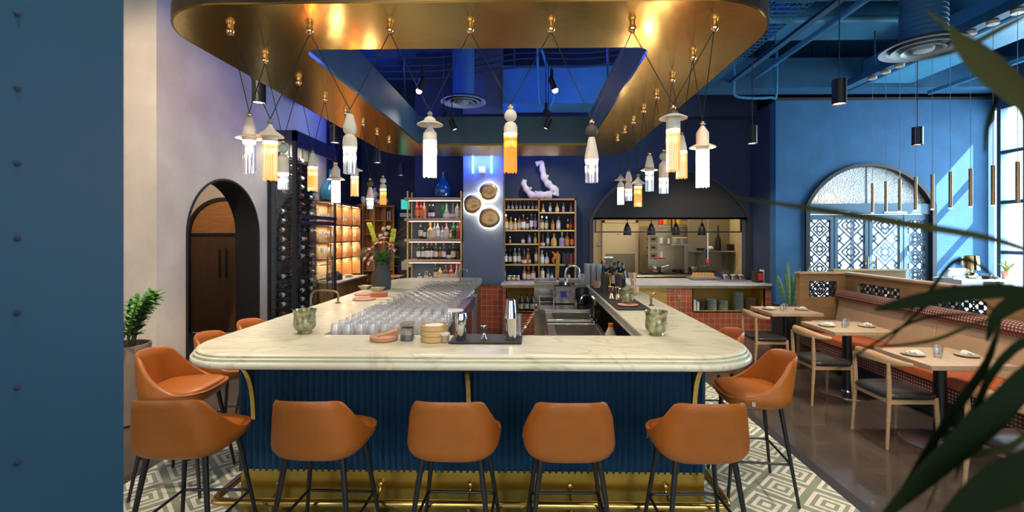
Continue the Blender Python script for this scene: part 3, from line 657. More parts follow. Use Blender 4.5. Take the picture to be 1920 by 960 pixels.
pend = [
 ('cone_brim','clear',('f',0),('l',0),208,.20,2.90,'pendant lamp with cone body, wide brim and clear tube nearest the plaster wall'),
 ('hat','amber',('f',0),('f',1),221,.215,2.68,'pendant lamp with flared hat and amber rods, second from the plaster wall'),
 ('pear_dome','clear',('f',1),('f',2),204,.145,2.68,'pendant lamp with pear and dome body over a short clear tube, before the wine rack'),
 ('dome_waist','white',('f',2),('f',3),208,.20,2.68,'pendant lamp with domed brim, narrow waist and bright milky rods at the front'),
 ('ball_dome','amber',('f',3),('f',4),195,.215,2.68,'pendant lamp with white sphere and amber rods in the middle of the front row'),
 ('ball_bottle','clear',('f',4),('f',5),224,.125,2.68,'pendant lamp with charcoal sphere over a tall white bottle body and clear tube'),
 ('dome_brim','amber',('f',5),('f',6),197,.23,2.68,'pendant lamp with dark dome, brim and long amber rods at the front dining side'),
 ('house_brim','white',('f',6),('r',0),226,.22,2.88,'pendant lamp with pointed cylinder, low brim and white rods nearest the dining side'),
 ('ball_house','clear',('l',0),('l',1),261,.115,3.36,'pendant lamp with mint sphere and long pointed cylinder before the wine rack'),
 ('cone','amber',('l',1),('l',2),280,.185,3.82,'pendant lamp with plain cone and amber rods before the wine rack door'),
 ('house_brim','white',('l',2),('l',3),302,.19,4.28,'pendant lamp with brimmed cylinder and white rods before the big blue vase'),
 ('dome_brim','amber',('l',3),('l',4),304,.19,4.74,'pendant lamp with grey dome brim and amber rods, wine rack side, fourth back'),
 ('ball_bottle','clear',('l',4),('l',5),333,.11,5.2,'pendant lamp with grey sphere and clear tube above the open cube cabinet'),
 ('ball_dome','amber',('l',5),('l',6),328,.18,5.66,'farthest pendant lamp of the wine rack side, white sphere over amber rods'),
 ('cone','amber',('r',0),('r',1),248,.185,3.355,'pendant lamp with cone and amber rods partly hidden behind the dark-domed one'),
 ('ball_house','clear',('r',1),('r',2),280,.115,3.80,'pendant lamp with mint sphere and pointed cylinder on the dining side'),
 ('cone_brim','clear',('r',2),('r',3),286,.17,4.25,'pendant lamp with cone, brim and clear tube before the kitchen arch'),
 ('hat','amber',('r',3),('r',4),326,.19,4.70,'pendant lamp with flared hat and amber rods before the kitchen arch'),
 ('pear_dome','clear',('r',4),('r',5),318,.12,5.15,'pendant lamp with pear and dome body before the kitchen arch'),
 ('dome_waist','white',('r',5),('r',6),326,.19,5.6,'farthest pendant lamp of the dining side, domed brim over white rods'),
]
for kind,mk,A,B,py,L,Y,lab in pend: pendant(kind,mk,A,B,zpx(py,Y),L,lab)

# ================================================================== SPOT CYLINDERS AND TRACK HEADS
def spot(x, y, zb, label, power=60, blue=False, angle=75, tilt=(0,0), h=.235, r=.062, mk='spotface', group='black cylinder downlights', lens=True):
    t = thing('cylinder_downlight', label, 'ceiling light', (x,y,zb), 0, group)
    q = MB(); q.lathe([(r-.006,.02),(r-.006,0),(r,0),(r,h),(.01,h+.004)],24,(0,0,0),False,True); part('housing', q, M['black'], t)
    part('lens', MB().cyl((0,0,.012), r-.007, .004, 20), M[mk], t)
    part('cord', MB().tube([(0,0,h),(0,0,ZC-zb-.03)],.005,6), M['cord'], t)
    part('ceiling_cup', MB().lathe([(.06,ZC-zb-.035),(.06,ZC-zb)],20), M['navy2'], t)
    if power:
        l = bpy.data.lights.new('downlight','SPOT'); l.energy = power; l.color = (1,.84,.66); l.spot_size = math.radians(angle); l.spot_blend = .6; l.shadow_soft_size = .05
        lo = raw('downlight', l, t, (0,0,-.01)); lo.rotation_euler = (tilt[0],tilt[1],0)
spot(-2.60,4.45,3.06,'black cylinder downlight before the plaster wall, largest of its row',120,angle=100)
spot(-2.62,6.25,3.03,'black cylinder downlight second along the wine rack side',110,angle=90)
spot(-2.62,8.0,3.03,'black cylinder downlight third along the wine rack side',60)
spot(-2.62,9.45,3.0,'black cylinder downlight farthest back in the dark corner',20)
spot(2.96,4.55,3.05,'black cylinder downlight hanging over the elbow chairs',130,angle=100)
spot(2.93,6.25,3.0,'black cylinder downlight in front of the navy kitchen corner',70)
spot(5.10,6.275,2.98,'black cylinder downlight above the lattice doors',60)
spot(-2.6,2.6,3.05,'black cylinder downlight over the planter side, before the plaster wall',60)
def track_head(x, y, z, az, label, power, bright=False, aim=None):
    t = thing('track_spotlight', label, 'spotlight', (x,y,z), az, 'adjustable spotlights inside the canopy opening')
    part('cord', MB().tube([(0,0,.1),(0,0,ZC-z)],.006,6), M['cord'], t)
    part('socket', MB().cyl((0,0,.05),.022,.08,12), M['black'], t)
    q = MB(); q.M = Matrix.Rotation(.35,4,'Y'); q.lathe([(.032,-.16),(.036,-.16),(.036,-.02),(.02,0)],18,(0,0,.05),False,True); part('head', q, M['black'], t)
    q = MB(); q.M = Matrix.Rotation(.35,4,'Y')
    if bright: q.sphere((0,0,-.115),.034,14,8)
    else: q.cyl((0,0,-.10),.030,.005,16)
    part('bulb', q, M['bulb' if bright else 'spotface'], t, label='glowing bulb')
    if power:
        l = bpy.data.lights.new('track_light','SPOT'); l.energy = power; l.color = (1,.86,.66); l.spot_size = math.radians(75); l.spot_blend = .8; l.shadow_soft_size = .05
        lo = raw('track_light', l, None, (x,y,z-.14)); d = Vector(aim) - lo.location; lo.rotation_euler = d.to_track_quat('-Z','Y').to_euler(); lo.name = 'track_light'
track_head(-1.27,5.5,3.60,0,'glaring spotlight bulb inside the canopy opening, wine rack side',170,True,(-.9,3.9,1.1))
track_head(.25,5.5,3.60,PI,'glaring spotlight bulb inside the canopy opening, kitchen side',170,True,(.3,3.9,1.1))
track_head(-1.30,7.0,3.62,0,'small tilted spotlight above the blue demijohn',60,False,(-1.2,8.6,1.0))
track_head(.22,6.6,3.52,PI,'small tilted spotlight right below the kitchen side bulb',60,False,(.2,9.0,1.0))
track_head(.235,6.1,3.28,0,'lowest tilted spotlight hanging on the long cord',0)
track_head(-1.02,6.1,3.27,PI,'dark tilted spotlight beside the duct',0)

# ================================================================== ROD PENDANTS
rp = []
for k,(px,) in enumerate(((1636,),(1661,),(1687,),(1716.5,),(1748,),(1782,),(1820,),(1862,),(1908,))):
    p_ = atx(px, 400, 5.0)
    rp.append(p_.y)
rod = None
rw = ['farthest thin brass rod pendant, over the lattice doors','second farthest thin brass rod pendant','third farthest thin brass rod pendant','fourth farthest thin brass rod pendant, beside the arch edge','middle thin brass rod pendant of the nine','fourth nearest thin brass rod pendant','third nearest thin brass rod pendant','second nearest thin brass rod pendant before the window','nearest thin brass rod pendant, in front of the window panes']
for k, y in enumerate(rp):
    if rod is None:
        rod = thing('rod_pendant', rw[0], 'pendant lamp', (5.0,y,2.12), 0, 'thin brass rod pendants in a row')
        part('rod', MB().cyl((0,0,0),.018,.43,14), M['darkbrass'], rod); part('lens', MB().cyl((0,0,-.012),.015,.013,12), M['spotface'], rod)
        part('wire', MB().tube([(0,0,.43),(0,0,1.95)],.0028,5), M['wire'], rod)
        part('ceiling_cup', MB().lathe([(.052,1.95),(.055,1.955),(.055,1.985),(.03,1.99)],20), mat('cup_cream',(.5,.42,.32),.4), rod)
    else: dup(rod, (5.0,y,2.12), 0, rw[k])
services('light_track', 'blue ceiling track carrying the row of thin rod pendants', 'light track', MB().box(4.93,5.07,2.0,7.6,4.11,4.2).box(4.97,5.03,2.0,7.6,4.2,4.23).tube([(5.0,2.6,4.2),(5.0,2.6,ZC)],.01,6).tube([(5.0,6.9,4.2),(5.0,6.9,ZC)],.01,6), 'ceil')
q = MB(); q.rbox(2.1,2.32,7.85,8.05,3.93,3.97,.02); q.rbox(2.17,2.27,7.9,8.0,3.97,4.03,.01); q.tube([(2.22,7.95,4.03),(2.22,7.95,4.31),(2.66,7.95,4.31)],.008,6)
services('wifi_router', 'small white wireless box under the cable tray end', 'router', q, 'white')

# ================================================================== DINING SIDE
def make_chair():
    t = thing('elbow_chair','x','chair')
    def leg(pts, rr): part('leg', MB().tube(smoothpts(pts,4), rr, 10), M['oak'], t)
    for s in (-1,1):
        leg([(s*.205,-.215,0),(s*.20,-.20,.25),(s*.195,-.19,.44),(s*.20,-.20,.72)], [.012]+[.0135]*3+[.017]*4+[.019]*3+[.016,.013])
        leg([(s*.225,.21,0),(s*.215,.205,.22),(s*.205,.20,.43)], [.012,.013,.014,.016,.018,.019,.018,.018,.016])
    rl_ = smoothpts([(-.272,-.055,.722),(-.25,-.115,.726),(-.20,-.175,.735),(-.10,-.225,.75),(0,-.243,.755),(.10,-.225,.75),(.20,-.175,.735),(.25,-.115,.726),(.272,-.055,.722)],4)
    n = len(rl_); part('back_rail', MB().tube(rl_, [(.016+.010*math.sin(PI*i/(n-1))*.4, .017+.028*math.sin(PI*i/(n-1))**1.5) for i in range(n)], 12), M['oak'], t)
    a = MB()
    for s in (-1,1): a.rbox(s*.20-.011,s*.20+.011,-.19,.20,.375,.415,.004)
    a.rbox(-.20,.20,-.20,-.178,.38,.42,.004); a.rbox(-.20,.20,.19,.212,.38,.42,.004); part('seat_frame', a, M['oak'], t)
    n=40; S = lambda k,z,w: [(w*superell(2*PI*i/n,.232,.215,6)[0]*(1+.06*superell(2*PI*i/n,1,1,6)[1]), w*superell(2*PI*i/n,.232,.222,6)[1], z) for i in range(n)]
    part('seat', MB().loft([S(0,.418,.96),S(0,.43,1.0),S(0,.448,1.0),S(0,.462,.95),S(0,.455,.5),S(0,.448,.05)],True,True), M['seatblack'], t, sharp=60)
    return t
ch0 = make_chair()
cl = [('light oak elbow chair with black seat, farthest back beside the red tiles',2.88+.25,6.35),('light oak elbow chair with black seat at the second table from the back',3.18,5.20),('light oak elbow chair with black seat fully visible at the third table',3.20,4.20),('light oak elbow chair nearest the palm leaves',3.20,3.08)]
for k,(l,x,y) in enumerate(cl):
    if k == 0: ch0.location=(x,y,0); ch0.rotation_euler=(0,0,-PI/2); ch0['label']=l; ch0['group']='light oak elbow chairs'
    else: dup(ch0,(x,y,0),-PI/2+(.03 if k==2 else 0),l)
def make_table():
    t = thing('dining_table','x','table')
    part('tabletop', MB().box(-.34,.34,-.315,.315,.71,.75), M['oaktop'], t, bevel=.003)
    part('column', MB().cyl((0,0,.01),.047,.69,24), M['black'], t); part('base_plate', MB().lathe([(.285,0),(.285,.006),(.26,.010),(.06,.014),(.05,.03)],40), M['steel'], t)
    part('mounting_plate', MB().box(-.15,.15,-.15,.15,.698,.71), M['black'], t); return t
tb0 = make_table()
TB = [('square pale oak table farthest back beside the tall snake plant',3.56,6.62),('square pale oak table second from the back, beside the plaid cushion',3.62,5.43),('square pale oak table third from the back, its steel foot in full view',3.55,4.13),('square pale oak table nearest the camera at the banquette',3.60,3.02)]
for k,(l,x,y) in enumerate(TB):
    if k == 0: tb0.location=(x,y,0); tb0['label']=l; tb0['group']='square pale oak tables'
    else: dup(tb0,(x,y,0),0,l)
tname = ['farthest table','second farthest table','third farthest table','nearest table']
pl0 = gl0 = None
def napkin():
    q = MB(); n = 14; rnd = random.Random(5); G = []
    for lay in range(3):
        w, d, z, r = .155-.02*lay, .075-.012*lay, .006+.009*lay, .18*lay
        nx, ny = 10, 6; vs = []; fs = []
        for j in range(ny+1):
            for i in range(nx+1):
                u, v = i/nx-.5, j/ny-.5; x, y = u*w*(1+.12*math.sin(3*v+lay)), v*d*(1+.25*math.sin(5*u+lay))
                vs.append((x*math.cos(r)-y*math.sin(r), x*math.sin(r)+y*math.cos(r), z+.007*math.cos(PI*v)+.004*math.sin(17*u+lay*2)*math.cos(6*v)))
        for j in range(ny):
            for i in range(nx): a = j*(nx+1)+i; fs.append((a,a+1,a+nx+2,a+nx+1))
        o = len(vs); vs += [(x,y,z_-.006) for x,y,z_ in vs]; fs += [tuple(i+o for i in reversed(f)) for f in fs]
        for i in range(nx): fs.append((i,i+o,i+1+o,i+1)); a=ny*(nx+1)+i; fs.append((a+1,a+1+o,a+o,a))
        for j in range(ny): a=j*(nx+1); b_=a+nx+1; fs.append((b_,b_+o,a+o,a)); a+=nx; b_=a+nx+1; fs.append((a,a+o,b_+o,b_))
        q.add(vs, fs)
    return q
for k,(l,x,y) in enumerate(TB):
    for s,w in ((-1,'chair side'),(1,'banquette side')):
        px_, py_ = x+s*.215, y+(.02 if s<0 else -.01)
        lab = 'small stoneware plate on the %s, %s' % (tname[k], w)
        if pl0 is None:
            pl0 = solo('side_plate', MB().lathe([(.045,.0),(.05,.004),(.08,.010),(.088,.018),(.085,.020),(.078,.013),(.02,.009)],28), M['platecream'], lab, 'plate', (px_,py_,.7505), 0, 'stoneware side plates on the tables')
            np0 = solo('napkin', napkin(), M['linen'], 'x', 'napkin', (px_,py_,.762), 0, 'folded cream napkins on the plates', sharp=60)
            np = np0
        else: dup(pl0,(px_,py_,.7505),0,lab); np = dup(np0,(px_,py_,.762),.3*s+.2*k,'x')
        np['label'] = 'folded cream napkin on the %s, %s' % (tname[k], w)
    for s,w in ((-1,'nearer the camera'),(1,'farther from the camera')):
        lab = 'short clear tumbler on the %s, %s' % (tname[k], w); gx, gy = x-.02+.05*s, y+.06*s
        if gl0 is None: gl0 = solo('tumbler', MB().lathe([(.001,.008),(.026,.008),(.033,.075),(.035,.075),(.029,.0),(.001,0)],20,(0,0,0),False,False), M['glass'], lab, 'glass', (gx,gy,.7505), 0, 'short tumblers on the tables')
        else: dup(gl0,(gx,gy,.7505),0,lab)
# banquette: seat faces -X
bq = thing('banquette', 'long banquette with rust seat, beige back and patterned roll along the top', 'bench', (0,0,0))
YB0, YB1 = 1.9, 6.80; XS0, XB = 3.86, 4.36
yy = [YB0, 3.55, 5.17, YB1]
for a,b_ in zip(yy[:-1], yy[1:]):
    part('seat_cushion', MB().rbox(XS0,XB+.04,a+.004,b_-.004,.37,.475,.03,4), M['orangefab'], bq, bevel=.012, sharp=50)
    part('back_cushion', MB().prism([(XB-.02,.47),(XB+.06,.90),(XB+.14,.90),(XB+.14,.47)],a+.003,b_-.003,'y'), M['beige'], bq, bevel=.012)
q = MB(); q.loft([[(XB+.065+.075*math.cos(t_), y_, .945+.075*math.sin(t_)) for t_ in [2*PI*i/20 for i in range(20)]] for y_ in (YB0,YB1-.02)],True,True); part('bolster', q, M['rollpat'], bq, label='patterned burgundy bolster roll')
part('front_band', MB().box(XS0+.02,XS0+.06,YB0,YB1,.24,.372), M['frontpat'], bq, label='patterned burgundy front band')
q = MB(); q.box(XS0+.06,XB+.1,YB0,YB1,.24,.37); part('frame', q, M['blackm'], bq)
part('plinth', MB().box(XS0+.16,XB+.1,YB0,YB1-.9,0,.24), M['navy2'], bq)
for y_ in (YB1-.1,YB1-.75): part('leg', MB().box(XS0+.2,XS0+.24,y_,y_+.04,0,.24), M['blackm'], bq)
cu = MB(); cu.rbox(3.95,4.33,6.38,6.72,.478,.60,.05,5); solo('seat_cushion', cu, dots('plaid_fabric',(.03,.025,.02),(.5,.4,.28),40,-.1), 'black and cream plaid cushion lying at the far end of the banquette', 'cushion', sharp=50, bevel=.02)
# partition with lattice openings
def lattice(T, u0, u1, v0, v1, tile, bar, place, depth):
    q = MB()
    def seg(a, b):
        # clip to the rectangle, then a bar
        (x0,y0),(x1,y1) = a,b; t0,t1 = 0,1; dx,dy = x1-x0,y1-y0
        for p_,q_ in ((-dx,x0-u0),(dx,u1-x0),(-dy,y0-v0),(dy,v1-y0)):
            if abs(p_)<1e-9:
                if q_<0: return
            else:
                r_ = q_/p_
                if p_<0: t0=max(t0,r_)
                else: t1=min(t1,r_)
        if t1-t0 < 1e-3: return
        A=(x0+dx*t0,y0+dy*t0); B=(x0+dx*t1,y0+dy*t1); L_=math.hypot(B[0]-A[0],B[1]-A[1]); n_=(-(B[1]-A[1])/L_*bar/2,(B[0]-A[0])/L_*bar/2)
        c=[(A[0]+n_[0],A[1]+n_[1]),(B[0]+n_[0],B[1]+n_[1]),(B[0]-n_[0],B[1]-n_[1]),(A[0]-n_[0],A[1]-n_[1])]
        q.add([place(x,y,0) for x,y in c]+[place(x,y,depth) for x,y in c],[(0,1,2,3),(7,6,5,4),(0,4,5,1),(1,5,6,2),(2,6,7,3),(3,7,4,0)])
    nu = int((u1-u0)/tile)+2; nv = int((v1-v0)/tile)+2; cu_ = (u0+u1)/2; h=tile/2
    for i in range(-nu,nu+1):
        for j in range(-1,nv+1):
            cx, cy = cu_+i*tile, v0+(j+.5)*tile
            for f in (.34,.67,1.0):
                r=h*f; 
                for a,b in (((cx-r,cy),(cx,cy+r)),((cx,cy+r),(cx+r,cy)),((cx+r,cy),(cx,cy-r)),((cx,cy-r),(cx-r,cy))):
                    if f==.67:   # break the ring so chevrons read
                        m1=(a[0]+(b[0]-a[0])*.0,a[1]+(b[1]-a[1])*.0); seg(m1,b)
                    else: seg(a,b)
            for sx,sy in ((1,1),(-1,1),(1,-1),(-1,-1)):
                seg((cx+sx*h*.5,cy+sy*h*.5),(cx+sx*h,cy+sy*h)); seg((cx+sx*h*.67,cy+sy*h),(cx+sx*h,cy+sy*h*.67))
                seg((cx+sx*h*.17,cy+sy*h*.17),(cx+sx*h*.34,cy+sy*h*.34))
    return q
pt_ = thing('booth_partition', 'stained oak partition with black lattice openings behind the banquette', 'partition')
PXa, PXb, PZt = 4.54, 4.64, 1.235
def wall_open(parent, axis, a0, a1, b0, b1, opens, z0=0, z1=PZt, zo0=.90, zo1=1.13):
    cuts = sorted(opens); q = MB(); e = a0
    def bx(u0,u1,za,zb):
        if axis=='y': q.box(b0,b1,u0,u1,za,zb)
        else: q.box(u0,u1,b0,b1,za,zb)
    for o0,o1 in cuts: bx(e,o0,zo0,zo1); e=o1
    bx(e,a1,zo0,zo1); bx(a0,a1,z0,zo0); bx(a0,a1,zo1,z1)
    part('panel', q, M['partwood'], parent)
    for o0,o1 in cuts:
        m_=(b0+b1)/2
        pl = (lambda x,y,d: (m_-.006+d,x,y)) if axis=='y' else (lambda x,y,d: (x,m_-.006+d,y))
        part('lattice_screen', lattice(None,o0,o1,zo0,zo1,.16,.011,pl,.012), M['blackm'], parent)
wall_open(pt_,'y',1.9,6.87,PXa,PXb,[(5.85,6.6),(4.75,5.45),(3.7,4.4),(2.6,3.35)])
wall_open(pt_,'x',3.89,4.54,6.84,6.93,[(4.02,4.42)])
q = MB(); q.box(PXa-.02,PXb+.02,1.9,6.95,PZt,PZt+.025); q.box(3.87,PXa,6.82,6.95,PZt,PZt+.025); part('cap_rail', q, M['oak'], pt_)
q2 = thing('low_partition', 'low wooden screen top behind the booth partition in front of the doors', 'partition'); part('panel', MB().box(4.7,5.8,7.35,7.42,0,1.24), M['partwood'], q2); part('cap_rail', MB().box(4.68,5.82,7.33,7.44,1.24,1.265), M['oak'], q2)
# ================================================================== ENTRANCE DOORS (arched, lattice)
dfm = mat('door_blue_grey', (.06,.13,.20), .5)
d3 = struct('door_3', MB().box(ax0+.06,ax1-.06,8.30,8.42,2.16,2.34), dfm)
part('threshold', MB().box(ax0+.07,ax1-.07,8.30,8.42,0,.02), dfm, d3)
def door_panel(name, x0, x1, handle=None):
    q = MB(); e = .055
    q.box(x0,x0+e,8.34,8.40,.02,2.15); q.box(x1-e,x1,8.34,8.40,.02,2.15); q.box(x0+e,x1-e,8.34,8.40,2.06,2.15); q.box(x0+e,x1-e,8.34,8.40,.02,.32)
    f = part(name, q, dfm, d3)
    t = (x1-x0-2*e); part('lattice_screen', lattice(None,x0+e,x1-e,.32,2.06,min(t,.50)*1.0,.024,lambda x,y,d:(x,8.355+d,y),.02), dfm, f)
    part('pane', MB().box(x0+e,x1-e,8.385,8.39,.32,2.06), M['panel_glass'], f)
    if handle: part('door_handle', MB().tube([(handle,8.27,.85),(handle,8.27,1.42)],.014,10).tube([(handle,8.27,.95),(handle,8.345,.95)],.009).tube([(handle,8.27,1.33),(handle,8.345,1.33)],.009), M['darkbrass'], f, label='bronze pull bar')
door_panel('side_panel',4.87,5.33); door_panel('door_leaf',5.35,5.93,5.87); door_panel('door_leaf',5.95,6.53,6.02); door_panel('side_panel',6.55,6.97)
part('door_closer', MB().box(5.34,5.55,8.25,8.30,2.17,2.20).box(6.2,6.53,8.25,8.30,2.17,2.20), M['white'], d3)
lun = MB(); lun.prism(segarc(ax0+.06,ax1-.06,azs+.02,arise-.06,30), 8.37, 8.38, 'y')
g = bpy.data.materials.new('rippled_glass'); g.use_nodes = True; nt=g.node_tree; N=nt.nodes; L=nt.links; N.clear()
o=N.new('ShaderNodeOutputMaterial'); mx=N.new('ShaderNodeMixShader'); t1=N.new('ShaderNodeBsdfTranslucent'); t2=N.new('ShaderNodeBsdfGlossy'); mx2=N.new('ShaderNodeMixShader'); t3=N.new('ShaderNodeBsdfTransparent')
tc=N.new('ShaderNodeTexCoord'); nz=N.new('ShaderNodeTexNoise'); nz.inputs['Scale'].default_value=45; nz.inputs['Detail'].default_value=5; bp=N.new('ShaderNodeBump'); bp.inputs['Distance'].default_value=.02; bp.inputs['Strength'].default_value=.9
L.new(tc.outputs['Object'],nz.inputs[0]); L.new(nz.outputs[0],bp.inputs['Height']); L.new(bp.outputs[0],t2.inputs['Normal']); L.new(bp.outputs[0],t1.inputs['Normal'])
t1.inputs[0].default_value=(.34,.35,.36,1); t2.inputs[0].default_value=(.6,.6,.6,1); t2.inputs['Roughness'].default_value=.15; t3.inputs[0].default_value=(.30,.30,.30,1)
mx.inputs[0].default_value=.45; L.new(t1.outputs[0],mx.inputs[1]); L.new(t3.outputs[0],mx.inputs[2]); mx2.inputs[0].default_value=.35; L.new(mx.outputs[0],mx2.inputs[1]); L.new(t2.outputs[0],mx2.inputs[2]); L.new(mx2.outputs[0],o.inputs[0])
part('lunette', lun, g, d3, label='rippled glass lunette')
part('lunette_bar', MB().box(5.91,5.925,8.36,8.372,azs+.02,azs+arise-.06), dfm, d3)
# glowing globe lamps beyond the lunette
for x,z,r in ((5.20,2.50,.10),(5.48,2.42,.13)):
    t = thing('globe_lamp', 'warm globe lamp glowing behind the rippled lunette, %s' % ('smaller one' if r<.12 else 'larger one'), 'lamp', (x,8.75,z)); part('globe', MB().sphere((0,0,0),r,16,10), mat('globe_glow',(1,1,1),.5,emit=(1,.62,.25),estr=40), t); part('stem', MB().tube([(0,0,r),(0,0,ZC-z)],.008,6), M['black'], t)

# ================================================================== HOST STAND
hs = thing('host_stand', 'white host stand with open letter slot behind the booth partition', 'host stand', (7.05,7.55,0))
part('cabinet', MB().box(-.42,.42,-.22,.25,0,.95).box(-.42,-.10,-.22,.25,.95,1.08).box(.22,.42,-.22,.25,.95,1.08).box(-.1,.22,.0,.25,.95,1.08), M['whitestone'], hs); part('top', MB().box(-.45,.45,-.25,.27,1.08,1.11), M['whitestone'], hs, bevel=.004)
part('ledger', MB().box(-.07,.19,-.18,-.01,.955,.985), M['white'], hs)
part('knob', MB().sphere((-.25,-.235,1.02),.012,8,6).sphere((.33,-.235,1.02),.012,8,6), M['darkbrass'], hs)
lt = thing('table_lamp', 'table lamp with mirrored brass shade and round gold base on the host stand', 'lamp', (6.93,7.5,1.11)); part('base', MB().lathe([(.04,0),(.075,.02),(.085,.05),(.06,.085),(.02,.10),(.015,.14)],24), M['gold'], lt); part('lamp_shade', MB().lathe([(.105,.14),(.09,.36),(.086,.36),(.10,.14)],28,(0,0,0),False,False), brass('smoky_brass',(.35,.27,.12),.1), lt)
q = MB(); q.M = Matrix.Translation((6.66,7.48,1.2))@Matrix.Rotation(.5,4,'X'); q.rbox(-.14,.14,-.008,.008,-.08,.08,.004); q2_ = MB(); q2_.M=q.M; q2_.box(-.12,.12,-.010,-.0085,-.065,.065)
tt = thing('tablet', 'white tablet tilted on a stand left of the host lamp', 'tablet', (0,0,0)); part('frame', q, M['white'], tt); part('screen', q2_, mat('tablet_screen',(.3,.32,.35),.2), tt); part('stand', MB().tube([(6.66,7.5,1.112),(6.66,7.5,1.19)],.012,8).box(6.6,6.72,7.44,7.58,1.111,1.118), M['steel'], tt)
q = MB(); q.lathe([(.045,0),(.06,.12),(.055,.12),(.04,.10)],16,(0,0,0)); sp = thing('potted_plant', 'small spiky plant in a pink pot on the window side of the host stand', 'plant', (7.42,7.45,1.11)); part('pot', q, M['clay'], sp)
q = MB()
for k in range(12):
    a=k*2.4; r_=.05+.05*(k%3)/2; 
    c=[(0,0,.1),(r_*.5*math.cos(a),r_*.5*math.sin(a),.19),(r_*1.5*math.cos(a),r_*1.5*math.sin(a),.23+.02*(k%4))]; q.tube(smoothpts(c,3),[.008,.012,.012,.010,.008,.004,.001],4)
part('foliage', q, mat('spring_green',(.18,.32,.05),.5), sp)
part('bloom', MB().tube([(0,0,.1),(0,0,.24),(.005,0,.3)],[.004,.018,.004],8), M['pinkpet'], sp)
fa = thing('fire_alarm', 'white and red fire alarm on the blue wall above the host lamp', 'alarm', (7.53,8.3,1.34)); part('body', MB().rbox(-.06,.06,-.04,0,-.07,.07,.01), M['white'], fa); part('strobe', MB().rbox(-.03,.03,-.055,-.04,-.05,-.01,.005).rbox(-.02,.02,-.052,-.04,.02,.05,.005), M['red'], fa)
dk = thing('desk_phone', 'small black telephone beside the host lamp', 'phone', (7.17,7.45,1.11)); part('body', MB().rbox(-.07,.07,-.07,.07,0,.045,.01), M['blackm'], dk); part('handset', MB().tube(bez([(-.05,-.08,.06),(-.05,0,.09),(-.05,.08,.06)],6),.014,8), M['white'], dk)

# ================================================================== PLANTS
def blade(q, base, tip, mid, w, n=8, fold=.25, side=None):
    P = bez([base, mid, tip], n); vs = []; fs = []
    for i,p in enumerate(P):
        t = i/n; a = P[min(i+1,n)]-P[max(i-1,0)]; a.normalize(); sd = side or a.cross(Vector((0,0,1)))
        if sd.length < 1e-4: sd = Vector((1,0,0))
        sd = Vector(sd); sd = (sd - a*sd.dot(a)).normalized(); nn = a.cross(sd); ww = w*(math.sin(PI*min(1,t*.92+.06))**.7)
        vs += [tuple(p - sd*ww), tuple(p - nn*ww*fold), tuple(p + sd*ww), tuple(p - nn*(ww*fold+.0012))]
    for i in range(n):
        a = 4*i
        for j in range(4): fs.append((a+j,a+(j+1)%4,a+4+(j+1)%4,a+4+j))
    q.add(vs, fs)
# floor planter with ZZ plant by the pier
zz = thing('potted_plant', 'glossy ZZ plant in a tall taupe planter against the pier', 'plant', (-3.86,4.40,0))
part('pot', MB().lathe([(.12,0),(.15,.02),(.205,.74),(.205,.76),(.185,.76),(.18,.70)],32), M['pot'], zz); part('soil', MB().cyl((0,0,.69),.18,.01,24), M['soil'], zz)
st_, lf_ = MB(), MB(); rnd = random.Random(11)
for k in range(15):
    a = rnd.uniform(0,2*PI); ln = rnd.uniform(.38,.62); sp_ = rnd.uniform(.10,.42)
    if k < 4: a = rnd.uniform(-.6,.6); sp_ = .26+.1*k/4
    b0 = Vector((.07*math.cos(a),.07*math.sin(a),.70)); tp = Vector((sp_*math.cos(a),sp_*math.sin(a),.70+ln*(1-.35*sp_))); md = (b0+tp)/2+Vector((-.05*math.cos(a),-.05*math.sin(a),.10))
    C = bez([b0,md,tp],14); st_.tube(C,[.010-.0005*i for i in range(15)],6)
    for i in range(3,15):
        d = (C[min(i+1,14)]-C[i-1]).normalized(); sd = d.cross(Vector((math.sin(a),-math.cos(a),0))).normalized() if i%2 else d.cross(Vector((0,0,1))).normalized()
        for s in (-1,1):
            tip = C[i]+d*.045+sd*s*.075; blade(lf_, C[i], tip, (C[i]+tip)/2+Vector((0,0,.018)), .019, 5, .2)
part('stem', st_, M['stem'], zz); part('foliage', lf_, M['green'], zz, sharp=80)
# snake plant
sn = thing('snake_plant', 'tall snake plant in a black square planter behind the farthest table', 'plant', (3.98,7.25,0))
part('pot', MB().rbox(-.2,.2,-.17,.17,0,.74,.02), M['blackm'], sn)
q = MB(); rnd = random.Random(4)
for k in range(11):
    a = k*2.4; r_ = .03+.05*(k%3); tp = Vector((r_*2.6*math.cos(a)*1.1, r_*1.2*math.sin(a), rnd.uniform(1.15,1.43))); b0 = Vector((r_*math.cos(a),r_*math.sin(a)*.6,.74))
    blade(q, b0, tp, (b0+tp)/2+Vector((.01*math.cos(k),0,.05)), .030, 8, .2, side=Vector((1,.2*math.sin(k),0)))
part('foliage', q, mat('snake_leaf',(.05,.13,.04),.45,col2=(.16,.24,.10),nscale=3,stretch=(2,2,14)), sn, sharp=80)
